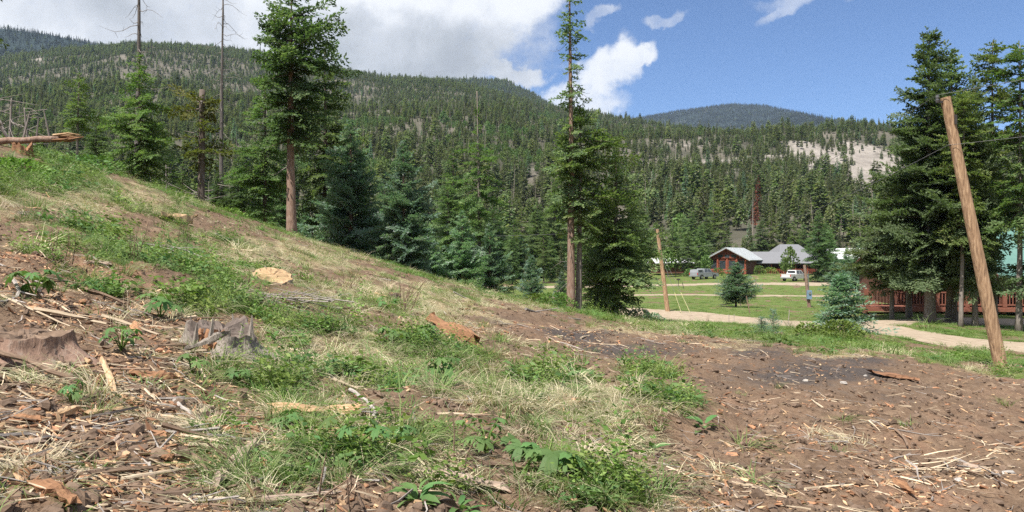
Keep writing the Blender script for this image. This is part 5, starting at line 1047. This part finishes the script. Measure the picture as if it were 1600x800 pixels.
for px, lb in ((1066, 'left guy wire in a pale yellow sleeve beside the far pole'), (1080, 'right guy wire in a pale yellow sleeve beside the far pole')):
    gx = (px - 800) / FPX * 62; g0 = Vector((gx, 62, gz(gx, 62))); tp = ftop - Vector((0, 0, 1.2)); t = thing('guy_wire', lb, 'guy wire', g0); m = MB(); m.tube([Vector((0, 0, 0)), tp - g0], .012, 4); m.build('cable', M['wire'], t); m = MB(); m.tube([Vector((0, 0, -.1)), (tp - g0) * .30], .018, 6); m.build('sleeve', M['guy_yellow'], t)
mp, mb0, mtop = upole('short wooden service pole with a blue grey meter box on the meadow', 1265, 481, 74, 1257, 414, 74, .16, .13, 'service_pole', 'bark_red')
m = MB(); m.box((-.10, -.20, 1.45), (.42, .22, .80)); bx = m.build('meter_box', M['box_blue'], mp); m = MB(); m.tube([(-.1, -.31, 1.6), (-.1, -.37, 1.6)], .12, 12); m.build('meter_dial', M['rim'], bx); m = MB(); m.tube([(-.12, -.16, 1.9), (-.17, -.12, 3.6)], .03, 6); m.build('conduit', M['wire'], mp)
# ------------------------------------------------------------------ fence posts and other small posts
for px, py, d, h, tl, lb in ((1172, 490, 62, 1.3, -.22, 'rusty steel fence post leaning left at the road edge'), (1060, 446, 118, 1.1, 0, 'dark post by the upper drive left of the meadow spruce'), (1069, 452, 110, .9, -.3, 'short leaning post below the upper drive'), (1181, 437, 122, 1.2, 0, 'stout brown post by the drive in front of the porch'), (1139, 495, 50, .6, 0, 'thin marker stake in the road verge, left one'), (1147, 495, 50, .6, 0, 'thin marker stake in the road verge, right one'), (1231, 506, 44, .9, .1, 'thin dark stake in the verge right of the saplings'), (1157, 480, 71, 1.0, 0, 'thin stake at the foot of the meadow spruce')):
    x = (px - 800) / FPX * d; t = thing('fence_post', lb, 'post', (x, d, gz(x, d) - .1)); m = MB(); rr = .07 if 'stout' in lb else (.02 if 'stake' in lb else .045); m.tube([(0, 0, 0), (tl * h, 0, h + .1)], [rr, rr * .9], 6); m.build('shaft', M['bark_red' if 'rusty' in lb or 'stout' in lb else 'iron' if 'stake' not in lb else 'stick_grey'], t)
    if 'dark post' in lb: m = MB(); m.box((0, -.04, h - .05), (.55, .06, .22)); m.build('board', M['iron'], t)
# ------------------------------------------------------------------ pickup trucks
def wheel(t, x, y, r=.39):
    m = MB(); m.tube([(x, y - .13, r), (x, y - .11, r), (x, y + .11, r), (x, y + .13, r)], [r * .9, r, r, r * .9], 18); w = m.build('wheel', M['tyre'], t); m = MB(); m.tube([(x, y - .14, r), (x, y + .14, r)], [r * .58, r * .58], 12); m.build('rim', M['rim'], w)
def truck(label, px, d, yaw, paint, topper):
    x = (px - 800) / FPX * d; t = thing('pickup_truck', label, 'pickup truck', (x, d, gz(x, d) - .02), (0, 0, yaw)); L = 5.6; Wd = 1.9
    def arch(cx, z0=.45, r=.5, n=7): return [(cx + r * math.cos(math.pi * (1 - i / n)), z0 + r * .82 * math.sin(math.pi * i / n)) for i in range(n + 1)]
    low = [(-2.8, .5)] + arch(-1.75) + arch(1.75) + [(2.75, .45), (2.82, .8), (2.72, 1.08), (1.2, 1.18), (-2.8, 1.18)]
    m = MB(); m.prism(low, -Wd / 2, Wd / 2); m.build('body', M[paint], t)
    cab = [(1.25, 1.17), (.62, 1.82), (-.9, 1.86), (-1.1, 1.17)]
    m = MB(); n = 4; V = [(x_, -Wd / 2 * .97, z) if z < 1.3 else (x_, -Wd / 2 * .80, z) for x_, z in cab] + [(x_, Wd / 2 * .97, z) if z < 1.3 else (x_, Wd / 2 * .80, z) for x_, z in cab]
    m.add(V, [[0, 1, 2, 3], [7, 6, 5, 4]] + [[i, i + n, (i + 1) % n + n, (i + 1) % n] for i in range(n)]); m.build('cab', M[paint], t)
    for sg in (-1, 1):
        for (a, b_, c, e) in (((.98, 1.25), (.55, 1.74), (.0, 1.76), (.0, 1.25)), ((-.10, 1.25), (-.10, 1.76), (-.84, 1.78), (-.98, 1.25))):
            m = MB(); yy = lambda z: sg * (Wd / 2 * .97 - (z - 1.17) / .67 * Wd * .085 + .012); m.add([(p[0], yy(p[1]), p[1]) for p in (a, b_, c, e)] + [(p[0], yy(p[1]) - sg * .02, p[1]) for p in (a, b_, c, e)], [[0, 1, 2, 3], [7, 6, 5, 4], [0, 4, 5, 1], [1, 5, 6, 2], [2, 6, 7, 3], [3, 7, 4, 0]]); m.build('side_window', M['glass'], t)
    m = MB(); m.add([(1.20, -.78, 1.26), (1.20, .78, 1.26), (.70, .68, 1.76), (.70, -.68, 1.76), (1.17, -.78, 1.24), (1.17, .78, 1.24), (.67, .68, 1.74), (.67, -.68, 1.74)], [[0, 1, 2, 3], [7, 6, 5, 4], [0, 4, 5, 1], [1, 5, 6, 2], [2, 6, 7, 3], [3, 7, 4, 0]]); m.build('windscreen', M['glass'], t)
    m = MB(); m.box((-1.07, 0, 1.52), (.05, 1.35, .42), rot=Euler((0, -.28, 0))); m.build('rear_window', M['glass'], t)
    if topper: m = MB(); m.prism([(-2.76, 1.19), (-2.66, 1.68), (-1.2, 1.74), (-1.12, 1.19)], -.86, .86); m.build('bed_cover', M[paint], t); m = MB(); m.box((-2.0, -.865, 1.46), (.9, .03, .25)); m.build('side_window', M['glass'], t)
    else: m = MB(); m.box((-1.95, 0, 1.186), (1.5, 1.6, .02)); m.build('bed_floor', M['tyre'], t)
    m = MB(); m.box((-2.86, 0, .58), (.14, 1.85, .18)); m.build('rear_bumper', M['rim'], t); m = MB(); m.box((2.86, 0, .58), (.14, 1.85, .22)); m.build('front_bumper', M['rim'], t)
    for sg in (-1, 1):
        m = MB(); m.box((-2.81, sg * .87, .98), (.06, .14, .34)); m.build('tail_light', M['lamp_red'], t); m = MB(); m.box((2.78, sg * .78, .92), (.08, .26, .16)); m.build('headlight', M['rim'], t)
        m = MB(); m.box((.95, sg * 1.06, 1.30), (.10, .20, .16)); m.build('mirror', M['tyre'], t)
        for xx in (-1.75, 1.75): wheel(t, xx, sg * .86)
    return t
truck('grey pickup truck with a covered bed parked left of the log lodge', 1100, 140, R(38), 'paint_grey', True)
truck('silver white pickup truck parked in front of the porch', 1242, 134, R(40), 'paint_white', False)
# low utility trailer under the tree
x = (1290 - 800) / FPX * 136; t = thing('flat_trailer', 'low dark flat trailer parked in the shade right of the white pickup', 'trailer', (x, 136, gz(x, 136)), (0, 0, .1)); m = MB(); m.box((0, 0, .65), (4.2, 1.9, .16)); m.build('deck', M['iron'], t); m = MB(); m.tube([(-2.1, 0, .6), (-3.3, 0, .5)], .05, 6); m.build('tongue', M['iron'], t)
for sx in (-.5, .5):
    for sg in (-1, 1): wheel(t, sx, sg * .95, .33)
# pale car roof just showing behind the crest
x = (797 - 800) / FPX * 62; t = thing('parked_car', 'pale car roof just showing over the crest left of the small blue spruce', 'car', (x, 62, gz(x, 62)), (0, 0, .15))
m = MB(); m.prism([(-2.2, .35), (2.2, .35), (2.25, .75), (1.4, .92), (-1.9, .95), (-2.25, .8)], -.88, .88); m.build('body', M['paint_white'], t); m = MB(); m.prism([(-1.8, .95), (-1.3, 1.42), (.5, 1.44), (1.3, .93)], -.72, .72); m.build('roof', M['paint_white'], t); m = MB(); m.prism([(-1.5, .98), (-1.15, 1.36), (.42, 1.38), (1.0, .98)], -.75, .75); m.build('side_window', M['glass'], t)
for sx in (-1.35, 1.35):
    for sg in (-1, 1): wheel(t, sx, sg * .8, .31)
# ------------------------------------------------------------------ houses
def roof_plane(m, a, b_, c, d, th=.18):
    """a thick sloping quad"""
    P = [Vector(p) for p in (a, b_, c, d)]; n = (P[1] - P[0]).cross(P[3] - P[0]).normalized(); n = n if n.z > 0 else -n; m.add([p for p in P] + [p - n * th for p in P], [[0, 1, 2, 3], [7, 6, 5, 4], [0, 4, 5, 1], [1, 5, 6, 2], [2, 6, 7, 3], [3, 7, 4, 0]])
def log_wall(t, x0, x1, y, z0, z1, mat, n, th=.28, skip=()):
    for i in range(n):
        z = z0 + (z1 - z0) * (i + .5) / n; m = MB(); m.tube([(x0, y, z), (x1, y, z)], (z1 - z0) / n * .53, 8); m.build('log', M[mat], t)
def win(t, c, w, h, th=.16, axis='x', frame='red_log'):
    m = MB(); f = .09
    def B(cx, cz, ww, hh, tt, m_): m_.box((c[0] + cx, c[1], c[2] + cz) if axis == 'x' else (c[0], c[1] + cx, c[2] + cz), (ww, tt, hh) if axis == 'x' else (tt, ww, hh))
    B(-w / 2, 0, f, h + f, th, m); B(w / 2, 0, f, h + f, th, m); B(0, h / 2, w - f, f, th, m); B(0, -h / 2, w - f, f, th, m); o = m.build('window', M[frame], t); m = MB(); B(0, 0, w - f, h - f, th * .4, m); m.build('pane', M['glass'], o)
D = 160.0; lx = (1136 - 800) / FPX * D; lz = (400 - 428) / FPX * D
lodge = thing('log_lodge', 'red log lodge with a big windowed gable and a pale metal roof', 'house', (lx, D, lz), (0, 0, R(-30))); Wl, Ll, He, Hr = 3.9, 13.0, 3.15, 5.15
for side in (-1, 1):
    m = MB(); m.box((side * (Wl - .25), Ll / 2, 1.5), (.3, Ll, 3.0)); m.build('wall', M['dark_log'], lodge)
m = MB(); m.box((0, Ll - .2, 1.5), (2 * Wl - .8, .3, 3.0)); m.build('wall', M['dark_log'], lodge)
log_wall(lodge, -Wl + .1, Wl - .1, .2, 0, .9, 'red_log', 3)
for i in range(6):
    z = 3.0 + (i + .5) * .34; hw = (Wl - .25) * (Hr - .15 - z) / (Hr - 2.85); m = MB(); m.tube([(-hw, .22, z), (hw, .22, z)], .18, 8); m.build('log', M['red_log'], lodge)
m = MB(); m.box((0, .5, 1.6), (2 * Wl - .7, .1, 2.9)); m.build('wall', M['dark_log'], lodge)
for xx in (-Wl + .3, -1.9, 0, 1.9, Wl - .3): m = MB(); m.tube([(xx, .05, 0), (xx, .05, 3.0)], .19, 8); m.build('post', M['red_log'], lodge)
for xx in (-2.75, -.95, .95, 2.75): win(lodge, (xx, .18, 1.85), 1.35, 1.8)
for xx in (-1.35, 0, 1.35): win(lodge, (xx, .04, 3.55), 1.15, .75)
for sg in (-1, 1): m = MB(); m.tube([(sg * (Wl + .35), -.5, He - .35), (0, -.5, Hr - .15)], .17, 8); m.build('gable_beam', M['red_log'], lodge); m = MB(); m.tube([(sg * (Wl - .3), -.1, 2.2), (sg * (Wl - .1), -.5, He - .5)], .12, 6); m.build('brace', M['red_log'], lodge)
m = MB()
for sg in (-1, 1): roof_plane(m, (0, -.75, Hr + .12), (sg * (Wl + .8), -.75, He - .38), (sg * (Wl + .8), Ll + .6, He - .38), (0, Ll + .6, Hr + .12))
rf = m.build('roof', M['metal_roof'], lodge)
for k in range(9):
    for sg in (-1, 1): yy = -1.2 + k * 1.75; m = MB(); m.tube([(0, yy, Hr + .15), (sg * (Wl + .8), yy, He - .35)], .03, 4); m.build('seam', M['metal_roof'], rf)
D2_ = 166.0; px0 = (1165 - 800) / FPX * D2_; pz = (400 - 429) / FPX * D2_
ph = thing('porch_house', 'long dark red house with a grey roof and a railed front porch', 'house', (px0, D2_, pz)); LL = 15.5
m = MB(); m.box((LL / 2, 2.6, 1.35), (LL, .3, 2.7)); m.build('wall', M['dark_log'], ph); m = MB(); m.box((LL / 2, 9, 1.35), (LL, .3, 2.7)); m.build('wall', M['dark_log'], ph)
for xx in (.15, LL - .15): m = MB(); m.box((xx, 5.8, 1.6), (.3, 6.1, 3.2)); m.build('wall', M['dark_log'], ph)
m = MB(); roof_plane(m, (-.6, -.8, 2.35), (LL + .6, -.8, 2.35), (LL + .6, 4.6, 4.75), (2.0, 4.6, 4.75)); roof_plane(m, (2.0, 4.6, 4.75), (LL + .6, 4.6, 4.75), (LL + .6, 9.9, 2.5), (-.6, 9.9, 2.5)); m.build('roof', M['grey_roof'], ph)
for xx in np.linspace(.3, LL - .3, 7): m = MB(); m.tube([(xx, -.2, 0), (xx, -.2, 2.5)], .13, 8); m.build('porch_post', M['red_log'], ph)
m = MB(); m.box((LL / 2, .9, .22), (LL, 2.6, .2)); m.build('porch_floor', M['red_deck'], ph)
for z in (.75, 1.1): m = MB(); m.box((LL / 2, -.28, z), (LL - .3, .1, .1)); m.build('rail', M['red_log'], ph)
for xx in np.arange(.6, LL - .4, .42): m = MB(); m.box((xx, -.28, .68), (.07, .05, .75)); m.build('baluster', M['red_log'], ph)
for xx in (2, 5.2, 8.4, 11.6): win(ph, (xx, 2.42, 1.5), 1.6, 1.1)
hh = thing('upper_house', 'tall grey roofed wing rising behind the porch house', 'house', ((1243 - 800) / FPX * 176, 176, (400 - 425) / FPX * 176), (0, 0, R(8))); m = MB(); m.box((0, 3, 2.2), (6.6, 6, 4.4)); m.build('wall', M['dark_log'], hh); m = MB(); roof_plane(m, (-4.4, -1, 3.4), (4.4, -1, 3.4), (2.1, 3, 6.1), (-2.1, 3, 6.1)); roof_plane(m, (-2.1, 3, 6.1), (2.1, 3, 6.1), (4.4, 7, 3.4), (-4.4, 7, 3.4)); roof_plane(m, (-2.1, 3, 6.1), (-4.4, 7, 3.4), (-4.4, -1, 3.4), (-2.1, 3, 6.08)); roof_plane(m, (2.1, 3, 6.1), (4.4, -1, 3.4), (4.4, 7, 3.4), (2.1, 3, 6.08)); m.build('roof', M['grey_roof'], hh); win(hh, (0, -.05, 2.3), 1.6, 1.1)
wh = thing('brown_cabin', 'brown cabin with a white metal roof behind the trees left of the porch row', 'house', ((1328 - 800) / FPX * 150, 150, (400 - 428) / FPX * 150), (0, 0, R(-24))); m = MB(); m.box((0, 3, 1.2), (7.0, 5.5, 2.4)); m.build('wall', M['brown_wall'], wh); m = MB(); roof_plane(m, (-4.3, -.8, 2.2), (4.3, -.8, 2.2), (4.3, 3, 3.7), (-4.3, 3, 3.7)); roof_plane(m, (-4.3, 3, 3.7), (4.3, 3, 3.7), (4.3, 6.8, 2.2), (-4.3, 6.8, 2.2)); m.build('roof', M['white_roof'], wh); win(wh, (-1.5, .2, 1.3), 1.2, .9); win(wh, (1.6, .2, 1.3), 1.2, .9)
wh.scale = (1, 1, 1.3)
for sg in (-1, 1): m = MB(); m.prism([(0, 0), (0, 0), (0, 0)], 0, 0) if False else m.add([(sg * 3.5, .25, 2.4), (sg * 3.5, 5.75, 2.4), (sg * 3.5, 3, 3.5), (sg * 3.4, .25, 2.4), (sg * 3.4, 5.75, 2.4), (sg * 3.4, 3, 3.5)], [[0, 1, 2], [5, 4, 3], [0, 3, 4, 1], [1, 4, 5, 2], [2, 5, 3, 0]]); m.build('gable', M['brown_wall'], wh)
lc = thing('dark_cabin', 'dark red cabin with a pale roof among aspens left of the lodge', 'house', ((1056 - 800) / FPX * 158, 158, (400 - 427) / FPX * 158), (0, 0, R(6))); m = MB(); m.box((0, 2.5, 1.1), (7.2, 5, 2.2)); m.build('wall', M['dark_log'], lc); m = MB(); roof_plane(m, (-4.2, -.7, 2.0), (4.2, -.7, 2.0), (4.2, 2.5, 3.0), (-4.2, 2.5, 3.0)); roof_plane(m, (-4.2, 2.5, 3.0), (4.2, 2.5, 3.0), (4.2, 5.7, 2.0), (-4.2, 5.7, 2.0)); m.build('roof', M['white_roof'], lc); win(lc, (-1.8, -.05, 1.2), 1.2, .9); win(lc, (1.5, -.05, 1.2), 1.2, .9)
# porch house on the right: long railed deck under a teal roof
D3 = 55.0; qx = (1352 - 800) / FPX * D3; dz = (400 - 479) / FPX * D3; gzr = (400 - 489) / FPX * D3
th_ = thing('deck_house', 'dark house with a teal metal roof and a long red railed deck behind the spruces', 'house', (qx, D3, gzr), (0, 0, R(-4))); LD = 22.0; fz = dz - gzr
m = MB(); m.box((LD / 2, 1.4, fz - .08), (LD, 2.8, .12)); m.build('deck_floor', M['red_deck'], th_); m = MB(); m.box((LD / 2, -.03, fz - .20), (LD, .06, .24)); m.build('deck_fascia', M['red_deck'], th_)
pp = [0.1, 2.95, 4.8, 6.75, 9.2, 11.6, 14.5, 17.5, 20.5]
for i, xx in enumerate(pp):
    m = MB(); m.box((xx, .12, fz + (.62 if i % 2 == 0 or xx > 9 else .60)), (.26, .26, 1.24)); m.build('post', M['red_deck'], th_); m = MB(); m.box((xx, .3, (fz - .3) / 2), (.28, .28, fz - .26)); m.build('deck_support', M['red_deck'], th_)
for z in (.14, .98): m = MB(); m.box((LD / 2, .1, fz + z), (LD, .10, .09)); m.build('rail', M['red_deck'], th_)
for xx in np.arange(.3, LD, .21):
    if min(abs(xx - p) for p in pp) > .16: m = MB(); m.box((xx, .1, fz + .56), (.055, .05, .75)); m.build('baluster', M['red_deck'], th_)
m = MB(); m.box((LD / 2 + 1.5, 2.9, fz + 1.4), (LD - 3, .3, 2.8)); m.build('wall', M['dark_log'], th_); m = MB(); m.box((LD / 2 + 1.5, 9.5, fz + 1.4), (LD - 3, .3, 2.8)); m.build('wall', M['dark_log'], th_)
for xx in (3.15, LD - .15): m = MB(); m.box((xx, 6.2, fz + 1.7), (.3, 6.2, 3.4)); m.build('wall', M['dark_log'], th_)
for xx in (5, 8, 11, 14, 17): win(th_, (xx, 2.72, fz + 1.45), 1.3, 1.2, frame='red_deck')
m = MB(); roof_plane(m, (8.6, -.5, fz + 2.15), (LD + 1, -.5, fz + 2.15), (LD + 1, 6.2, fz + 5.6), (8.6, 6.2, fz + 5.6)); roof_plane(m, (8.6, 6.2, fz + 5.6), (LD + 1, 6.2, fz + 5.6), (LD + 1, 10.2, fz + 2.6), (8.6, 10.2, fz + 2.6)); rf = m.build('roof', M['teal_roof'], th_)
m = MB(); roof_plane(m, (2.5, -.4, fz + 2.2), (8.58, -.4, fz + 2.2), (8.58, 6.2, fz + 4.2), (2.5, 6.2, fz + 4.2)); roof_plane(m, (2.5, 6.2, fz + 4.2), (8.58, 6.2, fz + 4.2), (8.58, 10, fz + 2.6), (2.5, 10, fz + 2.6)); m.build('roof', M['dark_log'], th_)
for xx in (11.6, 14.5, 17.5, 20.5): m = MB(); m.box((xx, .12, fz + 1.68), (.18, .18, .86)); m.build('roof_post', M['red_deck'], th_)
# ------------------------------------------------------------------ shrubs and yard trees
def shrub(label, px, d, w, h, mat, seed, n=420, ls=.11, z=None):
    x = (px - 800) / FPX * d; t = thing('shrub', label, 'shrub', (x, d, gz(x, d) - .05)); r = np.random.default_rng(seed); a = r.uniform(0, 6.28, n); u = r.random(n) ** .7; q = np.sqrt(r.random(n)) * w * .5 * np.sqrt(np.clip(1.05 - u * u * .85, 0, 1)) * (1 + .25 * np.sin(3 * a + seed))
    P = np.stack([np.cos(a) * q, np.sin(a) * q, h * (.08 + .92 * u) * (1 - .35 * (q / (w * .5)) ** 2)], 1); L = ls * r.uniform(.6, 1.3, n); V = tufts(P, np.stack([np.cos(a), np.sin(a), r.uniform(0, 1.2, n)], 1), L, L * .27, r, .4).reshape(-1, 3); obj('foliage', mesh('shrub_foliage', V, np.arange(len(V)).reshape(-1, 4), M[mat]), t)
    for k in range(6):
        b_ = random.Random(seed + k); m = MB(); m.tube([(0, 0, -.05), (b_.uniform(-.2, .2) * w, b_.uniform(-.2, .2) * w, h * .5), (b_.uniform(-.35, .35) * w, b_.uniform(-.35, .35) * w, h * .8)], [.012, .009, .004], 4); m.build('stem', M['stick_brown'], t)
    return t
for i, a in enumerate([('bright green bush in front of the young roadside spruce', 1312, 31, 1.9, .75, 'weed', 700, .13), ('low green bush left of the young roadside spruce', 1262, 31, 1.2, .6, 'weed', 420, .12), ('bright green bush left of the foot of the centre trunks', 868, 33, 1.8, .6, 'weed', 600, .12), ('low green bush on the crest further left of the centre trunks', 838, 34, 1.3, .45, 'weed', 420, .12), ('grey green bush at the right foot of the dark centre fir', 1000, 36, 1.3, .55, 'spruce', 420, .12),
     ('round pale green bush by the dark cabin', 1079, 148, 2.6, 1.6, 'aspen', 300, .3), ('shrub below the lodge gable', 1122, 152, 2.4, 1.5, 'aspen', 300, .3), ('shrub against the porch rail, left one', 1186, 158, 2.6, 1.8, 'aspen', 300, .3), ('shrub against the porch rail, right one', 1204, 158, 3.0, 1.5, 'weed', 300, .3), ('pale willow bush left of the small blue spruce', 808, 58, 1.8, 1.7, 'aspen', 520, .16), ('low bush under the lanky thin crowned fir', 775, 52, 2.6, 1.3, 'spruce', 520, .16),
     ('bush on the crest left of the spruce with a red trunk', 575, 39, 2.0, .7, 'weed', 460, .13), ('dark green clump on the left crest under the fallen log', 15, 16.0, 1.4, .34, 'weed', 600, .09), ('green clump on the crest below the broad fir', 150, 23, 1.5, .4, 'weed', 480, .10), ('green clump on the crest right of the broken topped trunk', 355, 29, 1.6, .5, 'weed', 480, .10), ('sage green shrub in the verge before the far pole', 1018, 47, 1.6, .6, 'spruce', 420, .13)]):
    shrub(a[0], a[1], a[2], a[3], a[4], a[5], 900 + i, a[6], a[7])
def yard(label, px, d, ytop, k, rot, name):
    x = (px - 800) / FPX * d; z = gz(x, d); s = ((400 - ytop) / FPX * d - z) / PH[k]; t = thing(name, label, 'tree', (x, d, z - .1), (0, 0, rot), None, s); obj('crown', PROTO[k][1], t); obj('trunk', PROTO[k][2], t)
for a in [('pale leafed aspen in front of the grey roofed wing', 1234, 148, 386, 5, 0, 'aspen_tree'), ('thin aspen left of the white pickup', 1226, 156, 402, 5, 2, 'aspen_tree'), ('thin white trunked aspen before the dark cabin, leftmost', 1043, 150, 388, 5, 1, 'aspen_tree'), ('thin white trunked aspen before the dark cabin, middle one', 1056, 152, 380, 5, 3, 'aspen_tree'), ('aspen between the dark cabin and the lodge', 1092, 156, 372, 5, 4, 'aspen_tree'), ('aspen at the left corner of the lodge', 1103, 150, 398, 5, 5, 'aspen_tree')]: yard(*a)
for px, d, yt, rr, sp, lb in ((1279, 130, 328, 1, 'd', 'tall dark fir right of the white pickup'), (1296, 138, 352, 2, 'd', 'dark fir behind the flat trailer'), (1306, 118, 398, 3, 's', 'blue green spruce in front of the brown cabin'), (1323, 112, 388, 1, 'b', 'neat small spruce in front of the brown cabin'), (1075, 152, 355, 4, 'd', 'dark fir between the dark cabin and the grey pickup'), (1345, 105, 375, 5, 's', 'spruce at the right end of the brown cabin'), (1095, 172, 345, 2, 'd', 'tall fir behind the left corner of the lodge')):
    H0, cm, tm = dict(d=(12, dense_fir, dense_trunk), s=(8, big_spruce, spruce_trunk), b=(4, blue_small, blue_trunk))[sp]; tree(lb, px, d, H0, .1, cm, tm, rr, HT(px, d, yt) / H0, name='spruce_tree' if sp != 'd' else 'fir_tree')
# ------------------------------------------------------------------ air
hz = MB(); hz.box((0, 0, 470), (14200, 14200, 1000)); hm = bpy.data.materials.new('thin_air'); hm.use_nodes = True
hn = hm.node_tree; hn.nodes.remove(hn.nodes['Principled BSDF']); pv = hn.nodes.new('ShaderNodeVolumePrincipled'); pv.inputs['Density'].default_value = HAZE_DENSITY if 'HAZE_DENSITY' in globals() else 0.00005
pv.inputs['Color'].default_value = (.55, .70, .95, 1); pv.inputs['Anisotropy'].default_value = 0.1
hn.links.new(pv.outputs[0], hn.nodes['Material Output'].inputs['Volume'])
tag(hz.build('haze', hm), kind='stuff')
